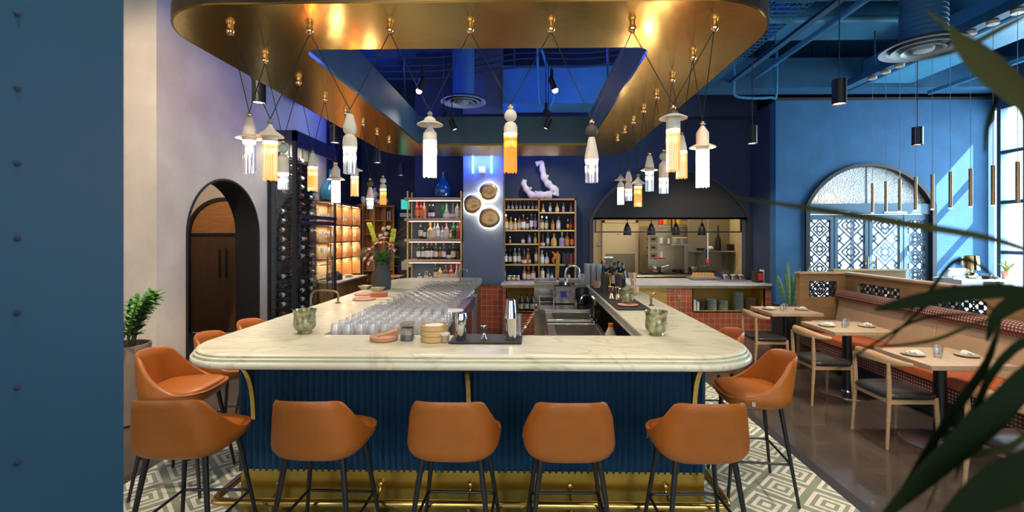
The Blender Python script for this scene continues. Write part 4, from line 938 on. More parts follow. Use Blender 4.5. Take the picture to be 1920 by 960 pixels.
# foreground palm, leaves reaching in front of the lens from a floor pot beside the camera
pm = thing('palm_plant', 'dark strap-leaved palm in the foreground beside the banquette, leaves out of focus', 'plant', (0,0,0))
bx_, by_ = 1.02, .78
part('pot', MB().lathe([(.10,0),(.15,.30),(.15,.32),(.13,.32)],24,(bx_,by_,0)), M['pot'], pm)
part('stem', MB().tube(smoothpts([(bx_,by_,.28),(bx_+.01,by_,.9),(bx_-.02,by_,1.3),(bx_-.045,by_-.01,1.63)],5),.014,8), M['stem'], pm)
part('stem', MB().tube(smoothpts([(bx_+.02,by_-.03,.28),(bx_+.08,by_-.05,1.2),(bx_+.04,by_-.05,1.8),(bx_-.01,by_-.08,2.12)],5),.012,8), M['stem'], pm)
def frond(pts, w, Y, m='dgreen', n=10):
    q = MB(); P = smoothpts([aty(px,py,Y+dy) for px,py,dy in pts], 5); N2 = len(P); vs=[]; fs=[]
    for i,p in enumerate(P):
        t = i/(N2-1); a = (P[min(i+1,N2-1)]-P[max(i-1,0)]).normalized(); sd = a.cross(Vector((.25,-1,.15))).normalized(); nn = a.cross(sd); ww = .62*w*(.12+.88*math.sin(PI*min(1,t*.97+.03))**.8)
        vs += [tuple(p-sd*ww), tuple(p-nn*ww*.3), tuple(p+sd*ww), tuple(p-nn*(ww*.3+.0015))]
    for i in range(N2-1):
        a=4*i
        for j in range(4): fs.append((a+j,a+(j+1)%4,a+4+(j+1)%4,a+4+j))
    q.add(vs,fs+[(3,2,1,0),(4*N2-4,4*N2-3,4*N2-2,4*N2-1)]); part('frond', q, M[m], pm, sharp=80)
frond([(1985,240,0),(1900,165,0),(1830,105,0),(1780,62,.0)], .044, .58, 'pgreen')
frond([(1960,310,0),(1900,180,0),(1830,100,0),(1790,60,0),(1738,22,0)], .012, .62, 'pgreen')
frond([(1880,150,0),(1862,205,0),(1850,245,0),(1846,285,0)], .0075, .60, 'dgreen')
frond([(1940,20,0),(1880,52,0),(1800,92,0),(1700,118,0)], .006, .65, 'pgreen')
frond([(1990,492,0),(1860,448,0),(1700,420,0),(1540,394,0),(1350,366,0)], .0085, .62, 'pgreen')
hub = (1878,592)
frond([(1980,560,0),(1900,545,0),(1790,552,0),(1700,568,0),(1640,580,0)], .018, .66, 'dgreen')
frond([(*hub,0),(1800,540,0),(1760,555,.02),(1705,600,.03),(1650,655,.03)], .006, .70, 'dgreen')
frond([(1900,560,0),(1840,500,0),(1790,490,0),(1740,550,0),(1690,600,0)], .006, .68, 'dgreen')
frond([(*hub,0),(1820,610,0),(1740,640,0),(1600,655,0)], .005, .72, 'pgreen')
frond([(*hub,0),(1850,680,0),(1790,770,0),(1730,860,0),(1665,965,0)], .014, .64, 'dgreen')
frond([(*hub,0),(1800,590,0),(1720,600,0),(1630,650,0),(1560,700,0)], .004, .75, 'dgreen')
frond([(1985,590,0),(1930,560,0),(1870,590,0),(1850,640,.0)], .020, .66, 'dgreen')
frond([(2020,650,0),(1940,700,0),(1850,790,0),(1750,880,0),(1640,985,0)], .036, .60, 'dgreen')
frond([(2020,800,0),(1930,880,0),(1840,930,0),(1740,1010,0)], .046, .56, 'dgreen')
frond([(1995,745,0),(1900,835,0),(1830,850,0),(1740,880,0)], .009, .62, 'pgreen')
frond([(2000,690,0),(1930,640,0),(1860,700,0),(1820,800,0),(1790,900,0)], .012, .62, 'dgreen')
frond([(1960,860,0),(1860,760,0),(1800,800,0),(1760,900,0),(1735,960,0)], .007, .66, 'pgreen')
# ================================================================== BOTTLES
GL = {}
def gm(name, col, **k):
    if name not in GL: GL[name] = mat(name, col, .12, coat=.5, **k)
    return GL[name]
gcol = {'dark': gm('dark_green_glass',(.008,.012,.008)), 'amber': gm('amber_spirit',(.35,.12,.02)), 'clear': gm('clear_spirit',(.38,.40,.42)), 'green': gm('green_liqueur',(.01,.16,.03)), 'red': gm('red_aperitif',(.42,.03,.02)),
        'gold': gm('golden_spirit',(.55,.36,.08)), 'brown': gm('brown_spirit',(.09,.03,.012)), 'blue': gm('dark_blue_glass',(.03,.03,.14)), 'lime': gm('lime_glass',(.30,.36,.04)), 'pink': gm('rose_liqueur',(.6,.22,.14)), 'cream': gm('cream_bottle',(.62,.52,.36)), 'teal': gm('teal_enamel',(.03,.14,.20)), 'smoke': gm('grey_glass',(.12,.13,.14))}
lcol = {'cream': M['paper'], 'white': M['whitelab'], 'yellow': mat('yellow_label',(.65,.45,.06),.7), 'black': mat('black_label',(.03,.03,.03),.6), 'red': mat('red_label',(.45,.04,.03),.6), 'pink': mat('pink_label',(.60,.30,.34),.6), 'orange': mat('orange_label',(.65,.25,.05),.6), 'purple': mat('purple_label',(.35,.28,.55),.6), 'burgundy': mat('burgundy_label',(.22,.02,.05),.6)}
ccol = {'black': M['blackm'], 'red': M['red'], 'gold': M['gold'], 'cork': mat('cork',(.45,.28,.13),.8), 'orange': M['orange'], 'yellow': mat('yellow_cap',(.75,.6,.05),.5), 'white': M['white'], 'brown': mat('brown_cap',(.12,.05,.03),.6), 'pink': mat('pink_capsule',(.55,.10,.18),.4), 'steel': M['chrome']}
SH = { # (r, z) unit profile for a bottle 1 high; label band; r scale
 'wine': ([(.110,0),(.122,.01),(.125,.03),(.125,.60),(.11,.68),(.055,.76),(.046,.80),(.046,.95)], (.127,.16,.50), .048,.05),
 'burg': ([(.115,0),(.132,.01),(.134,.50),(.11,.62),(.06,.76),(.047,.84),(.047,.95)], (.137,.14,.42), .049,.05),
 'liq':  ([(.13,0),(.15,.015),(.152,.58),(.13,.67),(.06,.73),(.050,.76),(.050,.90)], (.155,.14,.52), .056,.10),
 'squat':([(.19,0),(.215,.02),(.22,.45),(.18,.58),(.07,.68),(.06,.72),(.06,.88)], (.224,.10,.42), .075,.12),
 'tall': ([(.10,0),(.112,.01),(.114,.66),(.09,.75),(.045,.80),(.042,.92)], (.117,.2,.58), .048,.08),
 'bell': ([(.17,0),(.20,.02),(.19,.25),(.10,.50),(.055,.66),(.05,.9)], (.197,.08,.28), .060,.10),
 'jar':  ([(.30,0),(.34,.03),(.34,.75),(.28,.85),(.28,.9)], (.345,.2,.6), .31,.10)}
BC = {}
def bmesh_for(kind, seg=14):
    if kind not in BC:
        pr, lb, cr, chh = SH[kind]; zt = pr[-1][1]
        BC[kind] = (MB().lathe(pr, seg), MB().lathe([(lb[0],lb[1]),(lb[0],lb[2])], seg, (0,0,0), False, False), MB().lathe([(cr,zt-.03),(cr*1.02,1.0),(cr*.8,1.002)], 10))
    return BC[kind]
MC = {}
def shared(key, mb, m):
    if key not in MC: MC[key] = mb.mesh(key[0], m)
    return MC[key]
def bottle(loc, kind, h, g, l, c, label, group, cat='bottle', rot=None, name='bottle'):
    b_, lb, cp = bmesh_for(kind)
    o = raw(name, shared(('bottle_glass',kind,g), b_, gcol[g]), None, loc); o.scale = (h,h,h)
    if rot is not None: o.rotation_euler = rot
    tag(o, label, cat, group)
    if l: raw('label', shared(('bottle_label',kind,l), lb, lcol[l]), o)
    if c: raw('cap', shared(('bottle_cap',kind,c), cp, ccol[c]), o)
    return o
gname = {'dark':'dark glass','amber':'amber','clear':'clear','green':'green','red':'red','gold':'golden','brown':'dark brown','blue':'dark blue','lime':'lime green','pink':'rose','cream':'cream','teal':'teal','smoke':'smoky grey'}
def blabel(g,l,c,k,shelf): return '%s bottle%s%s, %s on the %s' % (gname[g], ', %s label'%l if l else '', ', %s cap'%c if c else '', ORD[k], shelf)

# ================================================================== BACK BAR
# column with tiled foot
struct('trim_7', MB().box(-1.235,-.50,8.62,9.25,.87,ZC), M['column'])
struct('trim_8', MB().box(-1.235,-.50,8.60,9.25,0,.86), M['terra'])
struct('trim_9', MB().box(-1.24,-.50,8.59,8.63,.86,.88), M['brass'])
bb = thing('back_bar', 'back bar counter with red terracotta tile front and brass niches below the bottle cabinet', 'counter', (0,0,0))
part('countertop', MB().box(-.53,4.32,8.43,9.2,.885,.92), M['whitestone'], bb, bevel=.004)
part('countertop', MB().box(1.22,4.22,9.2,9.55,.885,.92), M['whitestone'], bb)
q = MB(); YF=8.47
def fpan(x0,x1,z0,z1): q.box(x0,x1,YF,YF+.03,z0,z1)
N1=(-.42,1.9,.40,.84); N2_=(2.92,4.18,.42,.84)
fpan(-.50,4.3,0,.40); fpan(-.5,-.42,.4,.86); fpan(2.45,2.92,.40,.86); fpan(4.18,4.3,.40,.86); fpan(2.92,4.18,.40,.42)
part('tile_front', q, M['terra'], bb, label='terracotta tiled front')
part('end_panel', MB().box(4.27,4.3,YF+.03,9.2,0,.885), M['terra'], bb)
part('valance', MB().box(-.5,4.3,YF-.005,YF+.02,.84,.885), M['shelfbrass'], bb)
for (x0,x1,z0,z1),mm in ((N1,'mustard'),(N2_,'mustard')):
    n = MB(); n.box(x0,x1,8.95,8.97,z0,z1); n.box(x0,x1,YF,8.95,z0-.02,z0); n.box(x0-.02,x0,YF,8.95,z0,z1); n.box(x1,x1+.02,YF,8.95,z0,z1); n.box(x0,x1,YF+.03,8.95,z1,z1+.02); part('niche', n, M[mm], bb, label='mustard lined niche')
part('side_panel', MB().box(1.9,2.45,YF+.0,YF+.03,.40,.86), M['mustard'], bb, label='plain mustard panel')
# right-hand bottle cabinet
bc = thing('bottle_cabinet', 'oak and brass bottle cabinet with dark back between column and kitchen pass', 'shelf', (0,0,0))
bx0,bx1,bm,by0,by1,bz0,bz1 = -.515,.875,.165,8.95,9.22,.922,2.49
q = MB(); q.box(bx0,bx0+.03,by0,by1,bz0,bz1); q.box(bx1-.03,bx1,by0,by1,bz0,bz1); q.box(bm-.012,bm+.012,by0,by1,bz0,bz1); q.box(bx0,bx1,by0,by1,bz1-.03,bz1); part('frame', q, M['walnut'], bc)
part('back_panel', MB().box(bx0+.03,bx1-.03,by1-.01,by1,bz0,bz1-.03), M['navy2'], bc)
zL = [2.285,1.89,1.63,1.235]; zR = [2.23,1.89,1.575,1.235]
for z in zL: part('shelf', MB().box(bx0+.03,bm-.012,by0,by1-.01,z-.026,z), M['shelfbrass'], bc)
for z in zR: part('shelf', MB().box(bm+.012,bx1-.03,by0,by1-.01,z-.026,z), M['shelfbrass'], bc)
# hanging stem glasses in the top left bay
wg = None
def stem_profile(H=.2, R=.036): return [(.030,0),(.031,.002),(.004,.006),(.0035,H*.42),(.018,H*.50),(R,H*.68),(R*.98,H*.80),(R*.80,H)]
SG = MB().lathe(stem_profile(), 12, (0,0,0), True, False)
sgm = SG.mesh('stem_glass', M['stemglass'])
for k in range(8): 
    o = raw('stem_glass', sgm, None, (bx0+.09+.078*k, 9.08, 2.452), 0); o.rotation_euler=(PI,0,0); o.scale=(.8,.8,.8); tag(o,'stem glass hanging upside down in the top bay of the bottle cabinet','glass','stem glasses hanging in the bottle cabinet')
def pxX(px, Y): return aty(px, 440, Y).x
CR = lambda c: 940 + c/5.647
rows = [
 ('second left cabinet shelf', 1.89, [(48,'liq',.30,'amber','cream','steel'),(100,'squat',.25,'gold','cream','cork'),(148,'liq',.22,'gold','cream','steel'),(190,'liq',.27,'amber','cream','brown'),(232,'liq',.30,'brown','white','cork'),(276,'liq',.24,'brown','cream','gold'),(318,'tall',.31,'brown','white','cork'),(358,'tall',.31,'blue','purple','cork')]),
 ('third left cabinet shelf', 1.63, [(92,'liq',.13,'brown','orange','gold'),(230,'squat',.17,'smoke','white','black'),(297,'liq',.21,'smoke','purple','black'),(360,'liq',.20,'lime','yellow','yellow')]),
 ('fourth left cabinet shelf', 1.235, [(45,'wine',.31,'dark','white','black'),(93,'wine',.29,'dark','white','red'),(143,'wine',.30,'smoke','white','white'),(189,'wine',.30,'smoke','white','white'),(240,'bell',.29,'brown','cream','brown'),(283,'tall',.30,'amber','orange','white'),(303,'liq',.16,'brown','cream','gold'),(370,'tall',.32,'amber','cream','orange')]),
 ('white counter under left cabinet bay', .922, [(242,'wine',.27,'amber','cream','orange'),(290,'squat',.26,'amber','cream','cork'),(340,'liq',.27,'amber','white','cork')]),
 ('top right cabinet shelf', 2.23, [(443,'bell',.16,'gold','cream','cork'),(518,'liq',.18,'clear','white','white'),(590,'squat',.17,'gold','cream','cork'),(658,'liq',.18,'clear','pink','white'),(737,'bell',.19,'smoke',None,'cork')]),
 ('second right cabinet shelf', 1.89, [(428,'liq',.27,'smoke','cream','steel'),(477,'liq',.26,'smoke','cream','steel'),(543,'liq',.22,'amber','orange','black'),(604,'liq',.27,'clear','white','red'),(704,'tall',.20,'dark','yellow','gold'),(736,'liq',.21,'brown','red','red')]),
 ('third right cabinet shelf', 1.575, [(437,'bell',.24,'brown','cream','brown'),(492,'tall',.27,'smoke','white','orange'),(555,'squat',.25,'gold','yellow','red'),(643,'squat',.27,'clear','purple','white'),(697,'liq',.27,'amber','orange','red'),(748,'liq',.26,'brown','orange','brown')]),
 ('fourth right cabinet shelf', 1.235, [(430,'liq',.26,'clear','white','white'),(482,'squat',.22,'clear','white','steel')]),
 ('white counter under right cabinet bay', .922, [(435,'liq',.27,'cream',None,None),(495,'wine',.25,'smoke','cream','black'),(533,'liq',.18,'teal','white','black'),(680,'wine',.22,'dark','cream','gold'),(716,'wine',.22,'dark','cream','gold')]),
]
for shelf,z,items in rows:
    for k,(cx,kind,h,g,l,c) in enumerate(items):
        bottle((pxX(CR(cx),9.05), 9.05+(.02 if k%2 else -.02), z), kind, h, g, l, c, blabel(g,l,c,k,shelf), 'bottles in the bottle cabinet')
bottle((pxX(CR(35),8.99),8.99,.922),'tall',.25,'teal',None,'steel','teal drinking flask at the column end of the white counter','bottles in the bottle cabinet','flask',name='flask')
for k,cx in enumerate((78,104,128,150,176)): bottle((pxX(CR(cx),8.99),8.99+.03*(k%2),.922),'jar',.10,'smoke' if k%2 else 'amber','cream' if k%2==0 else None,'steel','small spice jar, %s after the teal flask on the white counter'%ORD[k],'small jars on the white counter','jar',name='jar')
for k in range(8):
    x = pxX(CR(650+17*k),9.05); solo('book', MB().box(x-.013,x+.013,8.98,9.14,1.2355,1.2355+.22-.01*(k%3)), M['red'] if k==5 else M['darkcer' if k%2 else 'darkbrown'], '%s thin %s menu book upright on the fourth right shelf of the bottle cabinet'%(ORD[k],'red' if k==5 else 'dark'), 'book', group='menu books in the bottle cabinet', bevel=.002)
for k,(cx,dx) in enumerate(((560,-.02),(590,.01))):
    x=pxX(CR(cx),9.0); t=thing('peppermill','%s glossy red and yellow flame-shaped ornament on the fourth right shelf'%('first' if k==0 else 'second'),'ornament',(x,9.0,1.2355)); t.name='ornament'; part('body', MB().tube(smoothpts([(0,0,0),(dx,0,.08),(-dx,0,.16),(dx*2,0,.24)],4),[.012+.018*math.sin(PI*i/12)**.8 for i in range(13)],10), mat('flame_lacquer_%d'%k,(.5,.03,.01),.3,col2=(.75,.3,.02),nscale=30), t)
# left shelving unit: brass frame with four lit oak shelves
ls = thing('display_shelf', 'brass-framed open shelf of lit bottles left of the blue column', 'shelf', (0,0,0))
lx0,lx1,ly0,ly1 = -2.37,-1.28,8.78,9.15
for x in (lx0+.06,lx1-.02):
    for y in (ly0+.02,ly1-.03): part('post', MB().box(x-.012,x+.012,y-.012,y+.012,0,2.62), M['shelfbrass'], ls)
part('back_panel', MB().box(lx0+.06,lx1,ly1-.01,ly1,.95,2.5), M['column'], ls)
zsh = [2.50,2.11,1.72,1.33,.94]
for i,z in enumerate(zsh):
    s_ = part('shelf', MB().box(lx0,lx1,ly0,ly1-.012,z-.055,z), M['oak'], ls, bevel=.003)
    if i < 4: part('light_strip', MB().box(lx0+.08,lx1-.02,ly0+.04,ly0+.055,z-.066,z-.056), M['ledstrip'], s_)
    l = bpy.data.lights.new('shelf_light','AREA'); l.shape='RECTANGLE'; l.size=1.0; l.size_y=.03; l.energy=1.3; l.color=(1,.83,.6); lo=raw('shelf_light',l,ls,((lx0+lx1)/2,ly0+.08,z-.07))
LR = lambda c: 660+c/6.4
lrows = [('top lit display shelf', 2.11, [(783,'wine',.33,'red','orange','pink'),(826,'wine',.33,'red','orange','pink'),(868,'wine',.32,'pink','orange','red'),(932,'burg',.27,'dark','white','gold'),(973,'burg',.27,'dark','white','gold'),(1092,'liq',.31,'green',None,'black'),(1137,'bell',.32,'clear','white','black'),(1210,'bell',.31,'smoke','cream','brown'),(1266,'liq',.31,'clear','cream','black')]),
 ('second lit display shelf', 1.72, [(825,'wine',.34,'dark','cream','black'),(866,'wine',.26,'dark','white','black'),(942,'squat',.32,'gold','cream','orange'),(988,'liq',.32,'clear','cream','orange'),(1030,'wine',.33,'clear','white','black'),(1082,'squat',.25,'clear','cream','red'),(1135,'liq',.31,'clear','cream','red'),(1196,'squat',.27,'amber','cream','brown'),(1222,'wine',.33,'green','black','red'),(1262,'wine',.33,'green','red','red'),(1300,'wine',.33,'red','red','red')]),
 ('third lit display shelf', 1.33, [(800,'wine',.31,'dark','white','red'),(850,'wine',.31,'dark','white','brown'),(905,'liq',.32,'dark','white','red'),(950,'liq',.32,'dark','white','red'),(1008,'wine',.31,'dark','cream','orange'),(1056,'wine',.30,'dark','orange','brown'),(1103,'wine',.31,'dark','white','red'),(1165,'bell',.31,'dark','white','black'),(1216,'liq',.31,'dark','cream','brown'),(1268,'burg',.32,'dark','burgundy','brown')]),
 ('lowest lit display shelf', .94, [(1004,'wine',.31,'dark','cream','gold'),(1055,'squat',.28,'gold','cream','black'),(1126,'squat',.29,'brown','cream','brown'),(1188,'squat',.29,'red','cream','red'),(1258,'bell',.31,'clear',None,'red'),(1300,'bell',.31,'clear',None,'red')])]
for shelf,z,items in lrows:
    for k,(cx,kind,h,g,l,c) in enumerate(items):
        x = min(max(pxX(LR(cx),8.93), lx0+.12), lx1-.07); bottle((x,8.93+(.025 if k%2 else -.01),z), kind, h*.98, g, l, c, blabel(g,l,c,k,shelf), 'bottles on the lit display shelf')
for k,cx in enumerate((815,880,905,940)): bottle((pxX(LR(cx),8.9),8.9,.94),'jar' if k in(0,3) else 'liq',.12 if k in (0,3) else .17,'smoke','cream','yellow' if k in (1,2) else 'steel','small bitters bottle, %s on the lowest lit shelf'%ORD[k],'small bottles on the lowest lit shelf',name='bottle')
# demijohns
def demijohn(c, s, label):
    q = MB(); q.lathe([(.10,0),(.17,.03),(.20,.12),(.205,.20),(.18,.29),(.11,.38),(.055,.44),(.035,.50),(.03,.60),(.04,.62),(.03,.625)],32,(0,0,0)); q.v=[(x*s,y*s,z*s) for x,y,z in q.v]
    return solo('demijohn', q, M['bluevase'], label, 'vase', c)
demijohn((-1.67,8.95,2.502),.80,'dark blue bubbled glass demijohn on top of the lit display shelf')
demijohn((-4.0,9.35,2.47),1.02,'big blue glass demijohn above the glassware shelves beside the wine rack')
# white coral-like sculpture
q = MB(); 
def gn(pts, r):
    P = smoothpts(pts,6); rnd=random.Random(9); q.tube(P,[r*(1-.45*i/len(P))*(1+.14*math.sin(i*1.1)+.12*rnd.random()) for i in range(len(P))],10)
sx = lambda px: pxX(px, 9.05)
sz = lambda py: aty(1000,py,9.05).z
gn([(sx(984),9.05,sz(337)),(sx(982),9.05,sz(345)),(sx(988),9.07,sz(356)),(sx(998),9.05,sz(366)),(sx(1015),9.03,sz(366)),(sx(1034),9.05,sz(366))][::-1],.075)
gn([(sx(1040),9.05,sz(367)),(sx(1041),9.05,sz(358)),(sx(1029),9.07,sz(346)),(sx(1021),9.05,sz(335)),(sx(1017),9.04,sz(318)),(sx(1015),9.05,sz(306)),(sx(1005),9.05,sz(308))],.075)
gn([(sx(1022),9.05,sz(335)),(sx(1028),9.03,sz(329))],.035); gn([(sx(1000),9.05,sz(365)),(sx(1006),9.0,sz(360))],.04); gn([(sx(990),9.05,sz(358)),(sx(996),9.02,sz(352))],.035)
solo('branch_sculpture', q, M['sculpt'], 'gnarled white branch sculpture on top of the bottle cabinet', 'sculpture', sharp=80)
# bronze disc sconces on the column, halo lit
for k,(px,py,r,l) in enumerate(((916,359.5,.165,'uppermost wavy bronze disc sconce on the column'),(886.5,383,.168,'middle wavy bronze disc sconce, leaning to the display shelf side'),(917.5,408,.19,'lowest and largest wavy bronze disc sconce on the column'))):
    p_ = aty(px,py,8.56); t = thing('wall_sconce', l, 'wall lamp', tuple(p_), 0, 'bronze disc sconces on the column')
    n=48; R=[]
    for fr_,dy in ((1,.0),(1,-.012),(.85,-.028),(.6,-.038),(.3,-.030),(.05,-.024)):
        R.append([(r*fr_*(1+.035*math.sin(3*a+k*1.3)+.012*math.sin(5*a+k))*math.cos(a), dy+.006*fr_*math.sin(3*a+k), r*fr_*(1+.035*math.sin(3*a+k*1.3)+.012*math.sin(5*a+k))*math.sin(a)) for a in [2*PI*i/n for i in range(n)]])
    part('disc', MB().loft(R,True,True), brass('aged_bronze_%d'%k,(.38,.25,.12),.36), t, sharp=60)
    q=MB(); q.tube([(0,.01,0),(0,.058,0)],.04,16); part('mount', q, M['black'], t)
    q=MB(); q.tube([( r*.86*math.cos(a), .030, r*.86*math.sin(a)) for a in [2*PI*i/32 for i in range(33)]],.006,6); part('light_ring', q, mat('halo_led_%d'%k,(1,1,1),.5,emit=(1,.86,.66),estr=170), t)
p_ = aty(904,310,8.56); bx2 = thing('neon_sconce', 'twin blue neon tubes on a white box high on the column', 'wall lamp', tuple(p_))
part('box', MB().rbox(-.06,.06,-.05,.055,-.14,-.03,.01), M['whitestone'], bx2)
for s in (-1,1): part('neon_tube', MB().tube([(s*.17,.02,-.14),(s*.17,.02,.18)],.018,10), M['blueled'], bx2)
l = bpy.data.lights.new('neon_glow','AREA'); l.shape='RECTANGLE'; l.size=.5; l.size_y=.3; l.energy=30; l.color=(.08,.12,1); lo=raw('neon_glow',l,bx2,(0,-.12,.1)); lo.rotation_euler=(PI/2,0,0)
# exit sign
ex = thing('exit_sign', 'small glowing teal exit sign beside the lit display shelf', 'sign', (-2.47,9.3,2.40)); part('housing', MB().rbox(-.10,.08,-.03,.03,-.10,.10,.006), M['white'], ex)
q=MB(); q.box(-.085,.065,-.034,-.031,-.085,.085); part('face', q, mat('sign_teal',(.0,.5,.38),.4,emit=(.0,.75,.55),estr=.8), ex)
q=MB(); q.box(.045,.06,-.037,-.034,-.07,.06); q.sphere((-.02,-.036,.035),.012,8,6); q.tube([(-.02,-.036,.02),(-.025,-.036,-.02),(-.045,-.036,-.055)],.006,5); q.tube([(-.025,-.036,-.02),(.0,-.036,-.055)],.006,5); q.tube([(-.05,-.036,.0),(-.02,-.036,.015),(.015,-.036,.0)],.005,5); part('pictogram', q, M['white'], ex, label='white running figure')
part('bracket', MB().box(.08,.19,-.01,.01,-.01,.01), M['white'], ex)
# wine bottles lying in front in the niche
for k in range(8): bottle((-.17+.105*k,8.6,.402),'burg',.33,'dark','cream',None,'dark wine bottle with cream label standing in the mustard niche, %s from the column'%ORD[k],'wine bottles in the mustard niche')
# plates in the right niche
def stack(x, y, n, r, m, label, z0=.422, dz=.022, g='plate stacks in the dining side niche'):
    for k in range(n):
        key=('plate',round(r,3),m)
        if key not in MC: MC[key]=MB().lathe([(r*.6,0),(r*.9,.006),(r,.019),(r*.97,.020),(r*.8,.010),(.01,.008)],24).mesh('plate',M[m])
        o=raw('plate',MC[key],None,(x,y,z0+dz*k)); tag(o,'%s, %s from the bottom'%(label,ORD[k]),'plate',g)
stack(3.32,8.66,9,.088,'plateblue','sage blue plate in the first blue stack of the niche'); stack(3.53,8.66,8,.085,'plateblue','sage blue plate in the second blue stack of the niche'); stack(3.80,8.64,15,.092,'plateblue','sage blue plate in the tallest stack of the niche'); stack(4.03,8.66,10,.092,'platecream','cream stoneware plate in the stack nearest the niche end')
for k in range(2): solo('menu_stack', MB().rbox(2.96+.06*k,3.0+.06*k,8.55,8.72,.421,.62-.04*k,.01), M['whitelab'], 'upright bundle of white menus at the near end of the plate niche, %s one'%ORD[k], 'menus')
for k in range(3): solo('bowl', MB().lathe([(.03,0),(.06,.03),(.075,.07),(.07,.07),(.05,.03),(.01,.01)],20), M['darkcer'], 'dark bowl in the shadow of the plate niche, %s in its stack'%ORD[k], 'bowl', (3.12,8.66,.421+.028*k), group='dark bowls in the plate niche')

# ================================================================== WINE WALL
wr = thing('wine_rack', 'black wall rack of horizontal wine bottles inside the glass enclosure', 'wine rack', (0,0,0))
part('back_panel', MB().box(-4.195,-4.17,7.46,8.93,.05,3.42), mat('rack_grey',(.035,.035,.035),.6), wr)
for y in (7.60,7.83,8.05,8.28,8.52,8.75): part('rail', MB().box(-4.17,-4.155,y-.012,y+.012,.05,3.40), M['blackm'], wr)
rz0 = .34; RN = 19
for k in range(RN):
    z = rz0+.154*k
    part('peg_row', MB().box(-4.17,-4.05,7.50,8.90,z-.052,z-.044), M['black'], wr)
rnd = random.Random(21); tot=0
for k in range(RN):
    z = rz0+.154*k; row=RN-k
    for j in range(4):
        if rnd.random()<.12 or (row,j) in ((8,1),(8,2),(13,2)): continue
        y = 7.56+.33*j+rnd.uniform(-.01,.02); l = rnd.choice(['white','cream','white','burgundy','black']); c = rnd.choice(['black','black','brown','red','gold'])
        if row in (12,): l,c = 'pink','pink'
        o = bottle((-4.095,y,z),'wine' if rnd.random()<.6 else 'burg',.30,'dark',l,c,'dark wine bottle, %s label, %s rack row from top, %s from the plaster wall'%(l,ORD[row-1],ORD[j]),'wine bottles in the wall rack',rot=(-PI/2,0,0))
        tot+=1
l = bpy.data.lights.new('rack_light','AREA'); l.shape='RECTANGLE'; l.size=.06; l.size_y=1.3; l.energy=70; l.color=(1,.86,.68); raw('rack_light',l,wr,(-3.90,8.2,3.38))
we = thing('wine_enclosure', 'black framed glass enclosure around the wine rack', 'cabinet', (0,0,0)); EX=-3.77
part('post', MB().box(EX-.03,EX+.03,7.42,7.48,0,3.46), M['blackwood'], we); part('post', MB().box(EX-.02,EX+.02,8.97,9.01,0,3.30), M['blackwood'], we)
part('header', MB().box(-4.198,EX+.03,7.42,7.48,3.30,3.47).box(EX-.03,EX+.03,7.48,9.01,3.22,3.47).box(-4.198,EX-.03,7.48,9.01,3.40,3.47), mat('header_navy',(.012,.014,.05),.5), we)
part('post', MB().box(-4.198,-4.17,7.42,7.48,0,3.3), M['blackwood'], we)
part('glass_panel', MB().box(-4.17,EX-.03,7.445,7.455,.02,3.30), M['panel_glass'], we); part('glass_panel', MB().box(EX-.005,EX+.005,7.48,7.62,.02,3.22), M['panel_glass'], we)
dg = part('glass_door', MB().box(EX-.006,EX+.006,7.66,8.96,.03,3.2), M['panel_glass'], we, label='glass door')
part('transom_bar', MB().box(EX-.01,EX+.03,7.62,9.0,2.07,2.13).box(EX-.01,EX+.02,7.66,8.95,1.97,2.035), mat('bar_plum',(.03,.02,.06),.4), dg)
q=MB()
for y in (8.52,8.74): q.tube([(EX+.06,y,.75),(EX+.06,y,1.42)] if 0 else [(EX+.06,y,.72),(EX+.06,y,1.40)],.013,10)
for z in (.95,1.25): q.tube([(EX-.02,8.4,z),(EX+.06,8.63,z),(EX-.0,8.78,z)],.008,8)
part('door_handle', q, M['black'], dg)
# lit glassware shelving and counter
gs = thing('glassware_shelf', 'warmly lit oak shelving full of stemware behind the glass door', 'shelf', (0,0,0)); gx0,gx1,gy0,gy1=-4.18,-3.86,9.02,10.62
q=MB(); q.box(gx1-.015,gx1,gy0,gy0+.015,.92,2.44); q.box(gx0+.02,gx0+.035,gy0,gy0+.015,.92,2.44); part('post', q, M['shelfbrass'], gs)
q=MB(); q.box(gx0,gx0+.02,gy0,gy1,.92,2.44); part('back_panel', q, mat('cream_back_panel',(.66,.52,.34),.6), gs)
for y in (9.55,10.08,gy1-.03): part('upright', MB().box(gx0+.02,gx1,y,y+.03,.92,2.44), M['walnut'], gs)
sgz=[1.24+.0,1.54,1.84,2.14]
for z in (1.33,1.66,2.00,2.44):
    part('shelf', MB().box(gx0+.02,gx1+.01,gy0,gy1,z-.03,z), M['walnut'], gs); part('light_strip', MB().box(gx1-.05,gx1-.035,gy0+.04,gy1-.05,z-.042,z-.031), M['ledstrip'], gs)
    l = bpy.data.lights.new('shelf_light','AREA'); l.shape='RECTANGLE'; l.size=.08; l.size_y=1.5; l.energy=11; l.color=(1,.78,.48); lo=raw('shelf_light',l,gs,(-4.0,9.82,z-.05))
n=0
for z in (1.331,1.661,2.001):
    for k in range(14):
        for d in range(2):
            y=gy0+.10+.108*k
            if min(abs(y-9.565),abs(y-10.095))<.05: continue
            o=raw('stem_glass',sgm,None,(-4.08+.13*d,y,z)); o.scale=(.95,.95,1.05); tag(o,'clear stem glass in the rows on the lit glassware shelves','glass','stem glasses on the lit glassware shelves'); n+=1
wc = thing('side_counter', 'wooden side counter with marble top below the lit glassware', 'counter', (0,0,0)); part('cabinet', MB().box(-4.18,-3.74,9.02,10.62,0,.855), M['partwood'], wc); part('countertop', MB().box(-4.19,-3.69,9.015,10.64,.857,.89), M['whitestone'], wc, bevel=.004)
for y in (9.5,10.05): part('door_gap', MB().box(-3.742,-3.738,y,y+.006,.1,.84), M['darkbrown'], wc)
